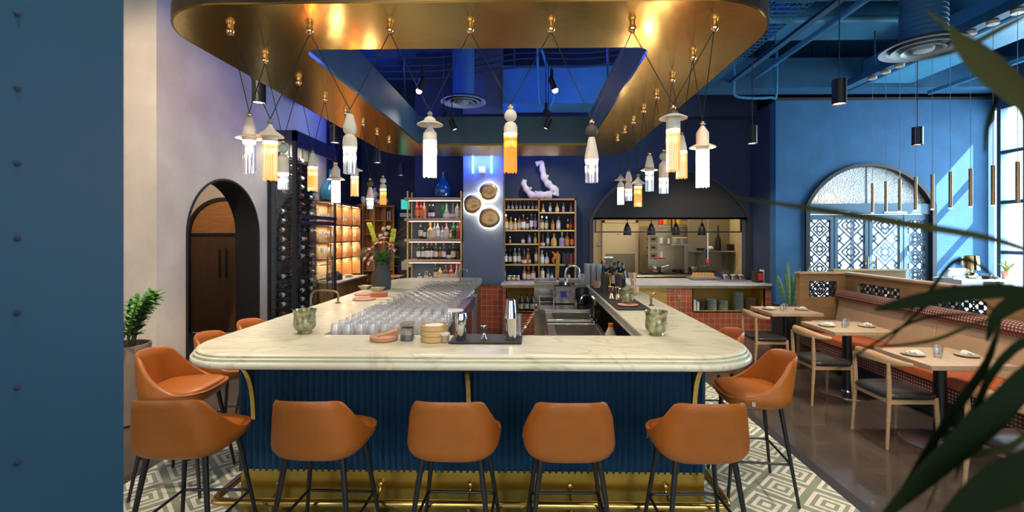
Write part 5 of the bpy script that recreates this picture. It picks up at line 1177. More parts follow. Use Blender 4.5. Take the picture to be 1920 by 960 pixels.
pr = thing('receipt_printer', 'black receipt printer on the side counter beneath the lit shelves', 'printer', (-3.93,9.35,.892)); part('body', MB().prism([(-.12,0),(.12,0),(.12,.10),(.02,.17),(-.12,.12)],-.11,.11,'y'), M['blackm'], pr, bevel=.006); part('paper', MB().box(-.09,-.03,-.05,.05,.14,.19), M['white'], pr)
for k in range(4): solo('saucer', MB().lathe([(.04,0),(.085,.012),(.083,.014),(.01,.004)],20), M['white'], 'white saucer stacked on the side counter, %s from the bottom'%ORD[k],'saucer',(-3.88,9.95,.892+.014*k), group='white saucers on the side counter')
# angled cube cabinet
cc = thing('cube_cabinet', 'open walnut cube cabinet standing at an angle in the dark corner', 'shelf', (-3.86,10.72,0), math.radians(41))
q=MB(); W_=.78; q.box(0,W_,.34,.36,.0,2.48)
for x in (0,.27,.54,W_-.025): q.box(x,x+.025,0,.34,0,2.48)
for z in (.0,.5,.95,1.38,1.80,2.12,2.455): q.box(.025,W_-.025,0.0,.34,z,z+.025)
part('carcass', q, M['walnut'], cc)
part('cap', MB().rbox(-.02,W_+.02,-.02,.38,2.481,2.51,.06,6), M['walnut'], cc)
def cwp(x,y,z): c=Matrix.Translation((-3.86,10.72,0))@Matrix.Rotation(math.radians(41),4,'Z'); return tuple(c@Vector((x,y,z)))
for k in range(5): solo('book', MB().box(-.012,.012,-.08,.08,0,.24-.02*(k%2)), M['white' if k%2 else 'darkcer'], '%s upright %s book in the top end cube of the walnut cabinet'%(ORD[k],'pale' if k%2 else 'dark'), 'book', cwp(.60+.03*k,.12,2.1455), math.radians(41), group='books in the cube cabinet')
q=MB(); gn2=lambda pts,r: q.tube(smoothpts(pts,5),[r*(1+.3*math.sin(i*1.4)) for i in range(5*(len(pts)-1)+1)],10)
gn2([(.05,.15,2.58),(.18,.15,2.60),(.30,.15,2.62),(.36,.15,2.75),(.30,.15,2.86)],.075); gn2([(.42,.15,2.56),(.55,.15,2.57),(.66,.15,2.60)],.045); gn2([(.36,.15,2.6),(.45,.15,2.56)],.05)
c_=Matrix.Translation((-3.86,10.72,0))@Matrix.Rotation(math.radians(41),4,'Z'); q.v=[tuple(c_@Vector(v)) for v in q.v]; zmn=min(v[2] for v in q.v); q.v=[(x,y,z-zmn+2.511) for x,y,z in q.v]
solo('stone_sculpture', q, M['sculpt'], 'lumpy grey white stone sculpture on top of the walnut cube cabinet', 'sculpture', sharp=80)
bk = thing('low_stool', 'small low walnut side table below the cube cabinet', 'table', (-3.05,10.3,0)); part('tabletop', MB().rbox(-.25,.25,-.2,.2,.86,.90,.03), M['walnut'], bk)
for a,b_ in ((-.2,-.15),(.2,-.15),(-.2,.15),(.2,.15)): part('leg', MB().cyl((a,b_,0),.018,.86,8), M['walnut'], bk)

# ================================================================== KITCHEN
hr = thing('heat_lamp_rail', 'black heat lamp rail across the kitchen pass', 'rail', (0,0,0))
q=MB(); zr=1.84; q.box(1.26,4.17,9.30,9.325,zr,zr+.025)
for x in (1.27,2.77,4.13): q.box(x,x+.03,9.30,9.325,zr+.025,2.135)
part('frame', q, M['black'], hr)
for px,l in ((1177,'first black bell heat lamp from the cabinet side'),(1222,'second black bell heat lamp from the cabinet side'),(1268,'third black bell heat lamp from the cabinet side'),(1317,'fourth black bell heat lamp, nearest the navy corner')):
    x=pxX(px,9.36); t=thing('heat_lamp', l+' in the kitchen pass', 'lamp', (x,9.40,1.79), 0, 'black bell heat lamps in the kitchen pass')
    part('shade', MB().lathe([(.078,0),(.082,.01),(.07,.12),(.045,.19),(.02,.24),(.012,.25)],20,(0,0,0),False,True), M['black'], t); part('cord', MB().tube([(0,0,.25),(0,0,.345)],.008,6), M['black'], t); part('bulb', MB().sphere((0,0,.06),.04,12,8), mat('heat_bulb',(1,.7,.4),.4,emit=(1,.6,.3),estr=3) if 'heat_bulb' not in bpy.data.materials else bpy.data.materials['heat_bulb'], t)
    part('cord_mount', MB().box(-.012,.012,-.10,.012,.345,.349), M['black'], t)
kd = thing('kitchen_door', 'cream kitchen door with lever handle and steel kick plate', 'door', (0,0,0)); part('leaf', MB().box(1.88,2.66,11.9,11.95,0,2.1), M['kdoor'], kd); part('kick_plate', MB().box(1.90,2.64,11.885,11.9,.1,1.32), mat('kick_grey',(.22,.19,.13),.4,.3), kd); part('lever_handle', MB().box(1.86,2.08,11.84,11.86,1.21,1.25).cyl((1.95,11.86,1.20),.03,.06,10), M['steel'], kd); part('notice', MB().box(2.18,2.26,11.893,11.899,1.80,1.83), M['orange'], kd)
part('frame', MB().box(1.82,1.88,11.88,12,0,2.16).box(2.66,2.72,11.88,12,0,2.16).box(1.82,2.72,11.88,12,2.1,2.16), M['kdoor'], kd)
solo('wall_notice', MB().box(1.70,1.80,11.97,11.99,1.52,1.60), M['gcol'] if 0 else gcol['blue'], 'tiny blue plate on the kitchen wall beside the door', 'sign')
solo('notice_box', MB().rbox(1.05,1.24,10.6,10.66,1.30,1.50,.005), mat('faded_red',(.5,.10,.06),.6), 'red document holder on the kitchen wall at the door side', 'box')
pw = MB(); pw.box(1.0,4.6,11.98,12.0,2.16,2.9); struct('trim_10', pw, mat('perforated_liner',(.30,.22,.11),.5,noise=.2,nscale=40))
ov = thing('kitchen_oven', 'tall steel oven stack with three vent grilles and white tags', 'oven', (0,0,0)); part('body', MB().rbox(2.72,3.75,10.9,11.7,.3,2.0,.01), mat('oven_steel',(.30,.26,.19),.35,.6,noise=.15,nscale=3), ov)
for k in range(3): 
    q=MB(); z=1.62-.19*k; q.box(2.76,2.93,10.87,10.9,z,z+.15); part('grille', q, M['darkbrass'], ov); part('slot', MB().box(2.79,2.88,10.865,10.87,z+.05,z+.10), M['blackm'], ov)
for k,(x,z) in enumerate(((2.99,1.60),(3.17,1.58),(3.32,1.58),(3.47,1.58),(3.0,1.28))): part('tag', MB().box(x,x+.05+.02*(k==0),10.89,10.899,z,z+.13), M['whitelab'], ov)
part('handle', MB().tube([(2.85,10.84,1.26),(3.1,10.84,1.26)],.018,8), M['red'], ov)
for k in range(3): part('knob', MB().sphere((2.70,10.88,1.69-.19*k),.016,8,6), M['blackm'], ov)
rg = thing('kitchen_range', 'dark steel cooking range across the kitchen behind the pass', 'stove', (0,0,0)); part('body', MB().rbox(2.2,4.4,10.2,10.85,0,.93,.01), mat('range_steel',(.22,.18,.12),.35,.6), rg); part('front_rail', MB().tube([(2.3,10.16,.90),(4.3,10.16,.90)],.02,8), M['steel'], rg)
for k in range(4): part('grate', MB().box(2.45+.45*k,2.82+.45*k,10.28,10.7,.932,.965), M['blackm'], rg)
part('control_panel', MB().box(2.3,4.3,10.15,10.2,.72,.84), M['darkbrass'], rg)
for k,(x,r,h,m,l,z,y) in enumerate(((2.75,.14,.13,'steel','wide steel sauce pot on the range near the oven tags',.967,10.45),(3.25,.11,.06,'black','black frying pan on the middle of the range',.967,10.45),(3.6,.10,.12,'steel','small steel pot holding spoons on the range',.967,10.45))):
    t=thing('cooking_pot' if k!=1 else 'frying_pan', l, 'pan', (x,y,z)); part('body', MB().lathe([(r*.95,0),(r,.01),(r,h),(r*.96,h),(r*.94,.015),(.01,.012)],20), M[m], t); part('handle', MB().tube([(r,0,h*.8),(r+.16,-.08,h+.03)],.012,6), M['black' if m=='black' else 'steel'], t)
q=thing('wall_shelf','steel wall shelf carrying pots high in the kitchen','shelf'); part('shelf', MB().box(3.0,3.72,11.0,11.4,2.00,2.03), M['steel'], q); 
for k,(x,c_) in enumerate(((3.08,'red'),(3.18,'mustard'),(3.34,'mustard'),(3.5,'mustard'))): solo('container', MB().lathe([(.06,0),(.065,.02),(.065,.2),(.05,.21),(.045,.24)],16), M[c_], '%s kitchen canister on the high steel shelf, %s in the row'%('red' if c_=='red' else 'tan',ORD[k]),'container',(x,11.15,2.031), group='canisters on the high kitchen shelf')
sh2=thing('wall_shelf','low steel kitchen shelf with a folded cloth and pans near the navy corner','shelf'); part('shelf', MB().box(3.55,4.58,10.3,10.6,1.42,1.45), M['steel'], sh2); part('bracket', MB().prism([(10.3,1.42),(10.6,1.42),(10.6,1.10)],3.7,3.72,'x').prism([(10.3,1.42),(10.6,1.42),(10.6,1.10)],4.3,4.32,'x').box(3.55,4.58,10.6,10.66,1.0,2.6), mat('shelf_steel_dull',(.30,.25,.17),.5,.4), sh2)
for k in range(6): solo('tray', MB().M_ if 0 else MB().rbox(3.12,3.42,10.95 if 0 else 10.25,10.45,1.60+.024*k,1.618+.024*k,.03), M['whitestone' if k%2 else 'platecream'], 'small metal tray in the crooked pile above the range, %s from the bottom'%ORD[k],'tray', group='metal trays piled above the range')
q=thing('tray_stand','steel stand carrying the crooked pile of trays over the range','stand'); part('top', MB().box(3.05,3.5,10.2,10.5,1.57,1.60), M['steel'], q); part('post', MB().box(3.38,3.44,10.32,10.38,.966,1.57), M['steel'], q); 
for k,(x,l) in enumerate(((3.75,'black iron pan tilted on the low steel kitchen shelf'),(4.42,'black container with pink lid at the end of the low steel kitchen shelf'))): solo('iron_pan' if k==0 else 'container', MB().lathe([(.07,0),(.09,.05),(.085,.05),(.06,.01)],16) if k==0 else MB().rbox(-.06,.06,-.06,.06,0,.14,.01), M['blackm'], l, 'pan' if k==0 else 'container', (x,10.42,1.451))
solo('folded_cloth', MB().sphere((0,0,.05),.07,12,8,.7), M['linen'], 'crumpled pale cloth on the low steel kitchen shelf', 'cloth', (3.97,10.42,1.45))
q=thing('pepper_grinder','tall black bottle with a long neck on the low steel kitchen shelf','bottle',(4.14,10.42,1.451)); part('body', MB().lathe([(.05,0),(.065,.03),(.06,.22),(.02,.35),(.015,.55)],16), M['black'], q); q.name='oil_bottle'
po=thing('ladle_pole','white pole with red base hanging in the kitchen pass near the corner','utensil',(3.55,9.45,0)); part('pole', MB().tube([(0,0,1.30),(0,0,2.9)],.012,8), M['white'], po); part('grip', MB().lathe([(.03,1.24),(.036,1.27),(.03,1.31)],12), M['red'], po); part('hook', MB().tube([(0,0,1.24),(0,0,1.18),(.03,0,1.16),(.04,0,1.19)],.006,6), M['steel'], po); part('clip', MB().box(-.05,-.02,-.02,.02,1.34,1.5), gcol['blue'], po)
# on the pass counter
tr_=thing('egg_carton','open tan egg carton tray on the pass counter','carton',(3.42,9.3,0)); q=MB(); 
for i in range(6):
    for j in range(3): q.loft([[(x+.065*i-.19,y+.065*j-.08,z) for x,y in ((-.032,-.032),(.032,-.032),(.032,.032),(-.032,.032))] if z<1.0 else [(x*.4+.065*i-.19,y*.4+.065*j-.08,z) for x,y in ((-.032,-.032),(.032,-.032),(.032,.032),(-.032,.032))] for z in (.97,1.055)],True,True)
q.box(-.25,.23,-.14,.14,.958,.972); part('carton', q, mat('egg_carton_pulp',(.50,.32,.13),.9), tr_)
solo('baking_tray', MB().rbox(3.12,3.72,9.13,9.46,.921,.957,.02), mat('blue_grey_tray',(.12,.18,.26),.4,.4), 'blue-grey baking tray under the egg carton', 'tray')
solo('baking_tray', MB().rbox(3.55,4.15,8.86,9.08,.921,.935,.02), mat('steel_blue_tray',(.35,.42,.50),.3,.6), 'flat pale steel tray at the corner end of the pass counter', 'tray')
for k,x in enumerate((3.80,3.95,4.10)): 
    t=thing('loaf_tin','metal food tin with pink contents on the pass counter, %s from the egg carton'%ORD[k],'tin',(x,9.22,.921),0,'food tins on the pass counter'); part('tin', MB().rbox(-.06,.06,-.08,.08,0,.085,.01), M['steel'], t); part('contents', MB().sphere((0,0,.08),.055,10,6,.5), mat('pink_food',(.62,.38,.28),.8) if k==0 else bpy.data.materials['pink_food'], t)
solo('stock_pan', MB().lathe([(.17,0),(.19,.01),(.19,.10),(.2,.105),(.18,.105),(.175,.02),(.01,.02)],28), mat('navy_enamel',(.05,.07,.11),.35), 'wide dark blue enamel pan behind the food tins', 'pan', (3.92,9.60,1.02) if 0 else (3.9,10.40,1.1) if 0 else (3.85,9.42,.921))
cm=thing('card_machine','dark red and black machine at the corner end of the pass counter','machine',(4.22,8.75,.921)); part('body', MB().rbox(-.09,.05,-.08,.1,0,.20,.01), M['darkbrown'], cm); part('front', MB().rbox(-.05,.04,-.09,-.08,.04,.17,.005), M['red'], cm); part('paper', MB().box(.055,.075,-.06,.08,.0,.23), M['white'], cm)
# ================================================================== ON AND INSIDE THE BAR
T = 1.101
def hurricane(x, y, label, s=1.0):
    q=MB(); q.lathe([(r*s,z*s) for r,z in ((.046,0),(.050,.004),(.046,.012),(.044,.016),(.062,.026),(.073,.045),(.0755,.070),(.0725,.105),(.0715,.130),(.075,.152),(.0815,.166),(.079,.167),(.069,.130),(.072,.070),(.069,.048),(.03,.025))],32)
    return solo('candle_holder', q, M['merc'], label, 'candle holder', (x,y,T), sharp=60)
p_=atz(565,627,1.1); hurricane(p_.x,p_.y+.05,'speckled mercury glass candle holder on the marble at the plaster wall side')
p_=atz(1234,631,1.1); hurricane(p_.x,p_.y+.05,'speckled mercury glass candle holder on the marble at the dining side front corner')
p_=atz(1175,572,1.1); hurricane(p_.x,p_.y+.02,'speckled mercury glass candle holder on the black mats by the tools',.95)
solo('saucer', MB().lathe([(.06,0),(.10,.008),(.098,.011),(.01,.004)],24), M['clay'], 'pink clay saucer under the candle holder on the mats', 'saucer', (p_.x-.01,p_.y-.10,T+.012))
# front mat and shakers
solo('bar_mat', MB().rbox(-.525,-.055,2.985,3.245,T-.001,T+.012,.012), M['rubber'], 'black rubber bar mat at the front edge of the bar well', 'mat')
def shaker(x,y,label,double=False):
    z=T+.012; t=thing('cocktail_shaker',label,'shaker',(x,y,z)); part('tin', MB().lathe([(.031,0),(.034,.004),(.041,.15),(.038,.165),(.036,.175),(.0,.178)] if not double else [(.030,0),(.034,.004),(.044,.14),(.045,.142)],28), M['chrome'], t)
    if double: part('top_tin', MB().lathe([(.041,.142),(.040,.15),(.031,.255),(.028,.262),(.0,.263)],28), M['chrome'], t)
    return t
shaker(-.452,3.06,'single upright steel cocktail tin on the front bar mat'); shaker(-.128,3.08,'two-part stacked steel cocktail shaker on the front bar mat',True)
solo('jigger', MB().lathe([(.020,0),(.022,.003),(.010,.035),(.008,.042),(.010,.048),(.022,.088),(.020,.088),(.006,.045),(.01,.01)],20), M['chrome'], 'small steel jigger standing on the front bar mat', 'jigger', (-.305,3.08,T+.012))
q=thing('mixing_glass','clear mixing glass behind the stacked shaker holding a strainer','glass',(-.105,3.17,T+.012)); part('glass', MB().lathe([(.035,0),(.048,.01),(.048,.14),(.052,.15),(.046,.15),(.043,.02),(.0,.015)],24), M['glass'], q)
st2=thing('bar_strainer','coiled steel strainer sticking out of the mixing glass','strainer',(-.085,3.175,T+.04)); co=[]; 
for i in range(60): t_=i/59; co.append((.02+.10*t_+.013*math.cos(i*.9)*(1-.4*t_), .013*math.sin(i*.9), .0+.15*t_))
part('coil', MB().tube(co,.0035,5), M['gold'], st2); part('loop', MB().tube([(.125+.016*math.cos(a),0,.165+.018*math.sin(a)) for a in [2*PI*i/14 for i in range(15)]],.004,5), M['gold'], st2)
pp=thing('clay_dish','round pink clay dish with a wooden muddler at the front','dish',(-.97,3.10,T)); part('dish', MB().lathe([(.07,0),(.088,.004),(.095,.03),(.091,.032),(.083,.012),(.01,.008)],32), M['clay'], pp)
solo('muddler', MB().tube([(-.05,.0,.02),(.02,0,.038),(.09,.01,.062)],[.010,.011,.017],12), M['bamboo'], 'short wooden muddler lying across the pink clay dish', 'muddler', (-.965,3.09,T+.008))
q=MB(); n=thing('square_jar','square glass jar half full of dark salt beside the clay dish','jar',(-.815,3.10,T)); q.rbox(-.042,.042,-.042,.042,0,.105,.012); part('jar', q, M['glass'], n); part('lid', MB().rbox(-.044,.044,-.044,.044,.098,.118,.012), mat('glass_lid',(.30,.27,.22),.15,.2), n); part('salt', MB().rbox(-.038,.038,-.038,.038,.004,.035,.01), mat('dark_salt',(.05,.055,.04),.9,noise=.4,nscale=90), n); part('filling', MB().rbox(-.038,.038,-.038,.038,.035,.085,.01), mat('grey_salt',(.30,.26,.22),.9,noise=.3,nscale=60), n)
for k in range(3):
    t=solo('bamboo_tray', MB().lathe([(.080,0),(.086,.003),(.089,.036),(.083,.037),(.080,.010),(.01,.008)],32), M['bamboo'], 'round bamboo tray in the stack beside the square jar, %s from the bottom'%ORD[k], 'tray', (-.635,3.09,T+.0365*k), group='stacked bamboo trays')
solo('white_filter', MB().cyl((0,0,0),.062,.006,28), M['white'], 'white paper disc lying in the top bamboo tray', 'paper', (-.635,3.09,T+.0365*2+.0255))
j=thing('small_jar','small squat jar with cream lid in front of the bamboo trays','jar',(-.553,3.035,T)); part('jar', MB().lathe([(.022,0),(.026,.004),(.028,.045),(.026,.05)],20), mat('tan_jar',(.35,.25,.18),.25), j); part('lid', MB().cyl((0,0,.05),.031,.012,20), M['white'], j)
# left arm: vase, dishes, trays
vs=thing('flower_vase','tall charcoal vase with a wild bouquet on the far arm of the bar','vase',(-1.90,5.98,T)); part('vase', MB().lathe([(.095,0),(.105,.006),(.115,.06),(.112,.18),(.085,.30),(.070,.355),(.064,.355),(.06,.32)],32), M['vaseblk'], vs)
bq_=thing('flower_bouquet','loose bouquet of lilies, lime blooms and ferns in the charcoal vase','flowers',(-1.90,5.98,T+.34)); bq_['group']='bouquet'; del bq_['group']
rnd=random.Random(17); sm,lf,pk,wh,fn,tw=(MB() for _ in range(6)); yls=[]
for k in range(46):
    a=rnd.uniform(0,2*PI); r_=rnd.uniform(.05,.19); z=rnd.uniform(-.06,.20); blade(lf,Vector((0,0,-.03)),Vector((r_*math.cos(a)*1.3,r_*math.sin(a),z)),Vector((r_*.5*math.cos(a),r_*.5*math.sin(a),z*.9+.03)),.022,6,.2)
lil=[(-.02,.24,-.05),(.10,.23,-.04),(-.13,.16,-.06),(-.17,.07,-.05),(-.10,.03,-.08),(.04,.30,.0),(-.06,.28,.03),(.13,.17,-.05)]
for x,z,y in lil:
    c=Vector((x,y,z)); sm.tube([(0,0,-.05),tuple(c)],.0035,5); d=(c-Vector((0,0,-.05))).normalized()
    for i in range(6):
        a=2*PI*i/6+rnd.random(); u=d.cross(Vector((0,0,1))).normalized(); w=d.cross(u); o_=u*math.cos(a)+w*math.sin(a); blade(pk,c,c+o_*.078+d*.01,c+o_*.04+d*.045,.021,5,.2)
for ch in ([(-.05,.0,.2),(-.10,.0,.32),(-.13,.0,.42),(-.165,.0,.50)],[(.10,-.02,.2),(.14,-.02,.32),(.155,-.02,.42)]):
    P=smoothpts(ch,6); sm.tube(P,.004,5); yl=MB(); yls.append(yl)
    for i,p in enumerate(P[4:]):
        for s in (-1,1): yl.sphere(tuple(p+Vector((s*.013,rnd.uniform(-.015,.015),0))),.022,8,6,.8)
for x,z in ((.02,.42),(.05,.36),(.08,.44),(-.02,.33)):
    sm.tube([(0,0,0),(x,0,z)],.003,5)
    for i in range(9): a=i*2.4; wh.sphere((x+.018*math.cos(a)*(i/9),.018*math.sin(a),z+.01*(i%3)),.016,6,5)
for ch in ([(.0,-.02,.1),(.16,-.03,.24),(.28,-.03,.24),(.39,-.03,.17)],[(.0,.0,.05),(-.14,-.03,.16),(-.25,-.04,.13),(-.30,-.04,.06)],[(0,0,.1),(-.12,.0,.02),(-.16,.0,-.08)],[(0,0,.12),(.12,0,.16),(.17,0,.06)]):
    P=smoothpts(ch,7); fn.tube(P,.0025,4)
    for i,p in enumerate(P[5:]):
        d=(P[min(i+6,len(P)-1)]-P[i+4]).normalized(); sd=d.cross(Vector((0,1,0)))
        for s in (-1,1): blade(fn,p,p+sd*s*.045+d*.012,p+sd*s*.018,.008,3,.2)
for ch in ([(.1,0,.2),(.2,0,.38),(.32,0,.46),(.42,0,.44)],[(.1,0,.2),(.16,0,.35),(.12,0,.47)],[(.15,0,.3),(.3,0,.36),(.40,0,.36)]): tw.tube(smoothpts(ch,5),.0035,5)
for nm,mb,mt in (('stem',sm,M['stem']),('foliage',lf,M['green']),('lily_petals',pk,M['pinkpet']),*[('lime_bloom_spike',y_,M['yelpet']) for y_ in yls],('cream_blooms',wh,M['whitepet']),('fern',fn,mat('pale_fern',(.26,.30,.14),.6)),('twig',tw,mat('twig_brown',(.16,.08,.04),.8))): part(nm,mb,mt,bq_,sharp=80)
for k,(px,py) in enumerate(((685,542),(708,546))): 
    p_=atz(px,py,1.1); solo('snack_dish', MB().lathe([(.05,0),(.06,.004),(.10,.045),(.097,.046),(.05,.010),(.01,.008)],4,(0,0,0)), M['platecream'], 'square cream snack dish in front of the vase, %s'%('nearer the wine rack' if k==0 else 'nearer the glasses'), 'dish', (p_.x,p_.y,T), .6, sharp=20)
for k,(px,py,rr) in enumerate(((681,553,.10),(683,562,.12))): 
    p_=atz(px,py,1.1); solo('board', MB().lathe([(rr*.9,0),(rr,.004),(rr,.014),(rr*.93,.016),(rr*.9,.008),(.01,.008)],32), M['clay'], 'flat pink round board on the marble, %s'%('farther one' if k==0 else 'nearer and larger one'), 'board', (p_.x,p_.y,T))
p_=atz(711,556,1.1); solo('napkin_box', MB().rbox(-.09,.09,-.05,.05,0,.045,.006), mat('terracotta_box',(.48,.13,.05),.6), 'terracotta napkin box behind the wine glasses', 'box', (p_.x,p_.y,T), .15)
# glass station inside the left arm
sta=thing('glass_station','wood and steel glass station along the inside of the bar, full of glasses','rack',(0,0,0))
part('body', MB().box(-1.44,-.74,3.95,6.55,0,.965), mat('pale_steel',(.55,.54,.52),.45,.3), sta); part('side_rail', MB().prism([(3.95,.95),(5.6,.95),(5.6,1.06),(3.95,1.06)],-.74,-.66,'x'), mat('plum_rail',(.10,.06,.07),.5), sta); part('side_panel', MB().box(-.735,-.70,3.95,5.6,0,.95), mat('redwood',(.30,.06,.03),.45), sta)
low=thing('glass_shelf','low steel drain shelf of stemware right behind the front counter','rack',(0,0,0)); part('shelf', MB().box(-1.44,-.62,3.28,3.94,.90,.93), M['steel'], low); part('frame', MB().box(-1.44,-1.40,3.3,3.94,0,.9).box(-.66,-.62,3.3,3.94,0,.9), M['steel'], low)
gsm = MB().lathe([(.001,.006),(.030,.006),(.036,.145),(.0375,.145),(.032,0),(.001,0)],12,(0,0,0),False,False).mesh('highball', M['stemglass'])
cnt=0
for j in range(22):
    for i in range(8):
        x=-1.39+.092*i+(.046 if j%2 else 0); y=4.36+.096*j
        if x>-.77: continue
        o=raw('wine_glass',sgm,None,(x,y,.967+.2)); o.rotation_euler=(PI,0,0); o.name='wine_glass'; tag(o,'upturned clear wine glass in the crowd filling the glass station','glass','wine glasses crowding the glass station'); cnt+=1
for j in range(4):
    for i in range(8):
        x=-1.39+.086*i; y=4.0+.088*j; o=raw('highball_glass',gsm,None,(x,y,.967)); o.scale=(1,1,1.35); tag(o,'tall clear highball glass in the front rows of the glass station','glass','highball glasses in the glass station')
for j in range(5):
    for i in range(9):
        x=-1.40+.09*i; y=3.36+.13*j; 
        if x>-.66: continue
        o=raw('wine_glass',sgm,None,(x,y,.931)); o.scale=(1.1,1.1,1.15); tag(o,'upright clear wine glass on the low drain shelf behind the front counter','glass','wine glasses on the low drain shelf')
solo('white_bowl', MB().lathe([(.04,0),(.09,.03),(.11,.06),(.105,.06),(.08,.03),(.01,.01)],24), M['white'], 'white bowl with green rim at the end of the glass rows', 'bowl', (-.80,4.22,.967+.06) if 0 else (-.705,4.2,1.062))
fc2=MB(); fc2.tube(smoothpts([(0,0,0),(0,0,.16),(.03,0,.20),(.09,0,.20),(.11,0,.16)],5),.010,8); fc2.cyl((0,0,0),.022,.015,12); solo('water_tap', fc2, M['chrome'], 'small chrome gooseneck tap at the far end of the glasses', 'tap', (-1.02,6.80,T))
# end panels of the back arm
part('end_panel', MB().box(GX0-.02-.0,GX0-.0,6.76,7.5,.0,1.022), M['steel'], bar, label='stainless end panel'); part('back_panel', MB().box(-1.44,GX0-.02,6.76,6.78,0,1.022), M['steel'], bar, label='stainless inner panel')
part('end_panel', MB().box(GX1,GX1+.02,6.76,7.5,0,1.022), M['steel'], bar, label='stainless end panel'); part('back_panel', MB().box(GX1+.02,.9,6.76,6.78,0,1.022), M['steel'], bar, label='stainless inner panel')
part('inner_panel', MB().box(BX0+.11,BX0+.13,3.2,7.3,.02,1.022).box(BX1-.13,BX1-.11,3.2,7.3,.02,1.022).box(BX0+.13,BX1-.13,BY0+.11,BY0+.13,.02,1.022), M['blackm'], bar)
ds=thing('soap_dispenser','black dispenser with pink window on the stainless inner panel','dispenser',(-.90,6.75,.98)); part('housing', MB().rbox(-.075,.075,-.10,.0,-.25,.03,.02), M['black'], ds); part('window', MB().rbox(-.035,.035,-.106,-.10,-.17,.0,.01), M['pinkpet'], ds)
# right inside: sink line
sk=thing('bar_sink','stainless sink unit stepping along the inside of the dining side arm','sink',(0,0,0)); ST=M['steel']
q=MB(); q.box(.18,.88,4.45,6.2,.0,.06); q.box(.18,.20,4.5,6.2,.06,.80); part('base', q, ST, sk)
q=MB(); X0,X1=.18,.74
def rim(y0,y1,z,e=.05):
    q.box(X0,X1,y0,y0+e,z-.05,z); q.box(X0,X1,y1-e,y1,z-.05,z); q.box(X0,X0+e+.03,y0+e,y1-e,z-.05,z); q.box(X1-e,X1,y0+e,y1-e,z-.05,z)
rim(4.5,5.15,.83); rim(5.2,5.75,.86)
part('rim', q, ST, sk, bevel=.004)
q=MB(); 
for y0,y1,z in ((4.55,5.10,.83),(5.25,5.70,.86)): q.box(X0+.08,X1-.05,y0,y1,z-.30,z-.29); q.box(X0+.07,X0+.08,y0,y1,z-.29,z-.05); q.box(X1-.05,X1-.04,y0,y1,z-.29,z-.05); q.box(X0+.08,X1-.05,y0-.01,y0,z-.29,z-.05); q.box(X0+.08,X1-.05,y1,y1+.01,z-.29,z-.05)
part('basin', q, ST, sk)
part('drainboard', MB().box(.12,.86,5.78,6.70,.84,.88), ST, sk); part('speed_rail', MB().box(X0,X1,4.15,4.18,.72,.78).box(X0,X1,4.15,4.5,.60,.62), ST, sk)
f=thing('sink_faucet','chrome sink faucet inside the dining side arm','faucet',(.70,5.15,.832)); part('column', MB().tube([(0,0,0),(0,0,.30)],.014,10).lathe([(.025,0),(.025,.02)],12), M['chrome'], f); part('spout', MB().tube(smoothpts([(0,0,.26),(-.05,-.03,.30),(-.13,-.05,.30),(-.16,-.05,.22)],5),.012,8), M['chrome'], f); part('handle', MB().tube([(0,0,.05),(-.05,-.05,.09)],.008,6), M['chrome'], f)
ic=thing('ice_bin','clear ribbed ice bin standing on the drainboard','bin',(.46,6.35,.882)); part('bin', MB().rbox(-.14,.14,-.14,.14,0,.24,.03), mat('cloudy_plastic',(.30,.27,.27),.2,noise=.4,nscale=25,coat=.5), ic); part('sticker', MB().box(-.06,.02,-.143,-.141,.09,.17), mat('blue_sticker',(.03,.05,.4),.5), ic); part('rim', MB().rbox(-.15,.15,-.15,.15,.24,.255,.03), M['chrome'], ic)
solo('pitcher', MB().lathe([(.06,0),(.07,.01),(.085,.20),(.08,.21),(.07,.02),(.01,.01)],24), M['black'], 'black plastic pitcher beside the clear ice bin', 'pitcher', (.69,6.25,.882))
q=thing('glass_washer','open stainless glass rinser box beside the passage gap','washer',(.22,6.45,.882)); part('side', MB().prism([(-.12,0),(.12,0),(.12,.14),(-.12,.10)],-.10,-.09,'x').prism([(-.12,0),(.12,0),(.12,.14),(-.12,.10)],.09,.10,'x'), ST, q); part('grid', MB().box(-.09,.09,-.12,.12,.02,.04), M['blackm'], q)
q=thing('juice_bottle','clear juice jug with orange cap in the sink well','bottle',(.74,4.33,.785)); part('jug', MB().lathe([(.05,0),(.055,.01),(.055,.10),(.03,.15),(.02,.17)],16), gcol['cream'], q); part('cap', MB().cyl((0,0,.17),.024,.03,12), M['orange'], q)
q=thing('gloves_box','crumpled black rubber gloves and bag at the inner front corner','bag',(.64,3.72,.60)); q.name='black_bag'; part('bag', MB().rbox(-.10,.13,-.25,.25,0,.26,.05), mat('bag_black',(.02,.018,.02),.35,bump=1,bscale=12), q, bevel=.03)
solo('bag_stand', MB().box(.52,.80,3.45,3.99,0,.60), M['blackm'], 'dark bin cabinet below the black bag', 'cabinet')
for k,(x,c_) in enumerate(((.46,'burgundy'),(.66,'red'))): bottle((x,4.05,.74) if 0 else (x,4.3,.622),'liq',.24,'brown',c_,'red' if k else 'brown','%s squeeze bottle in the speed rail of the sink'%('dull red' if k==0 else 'bright red'),'bottles in the speed rail')
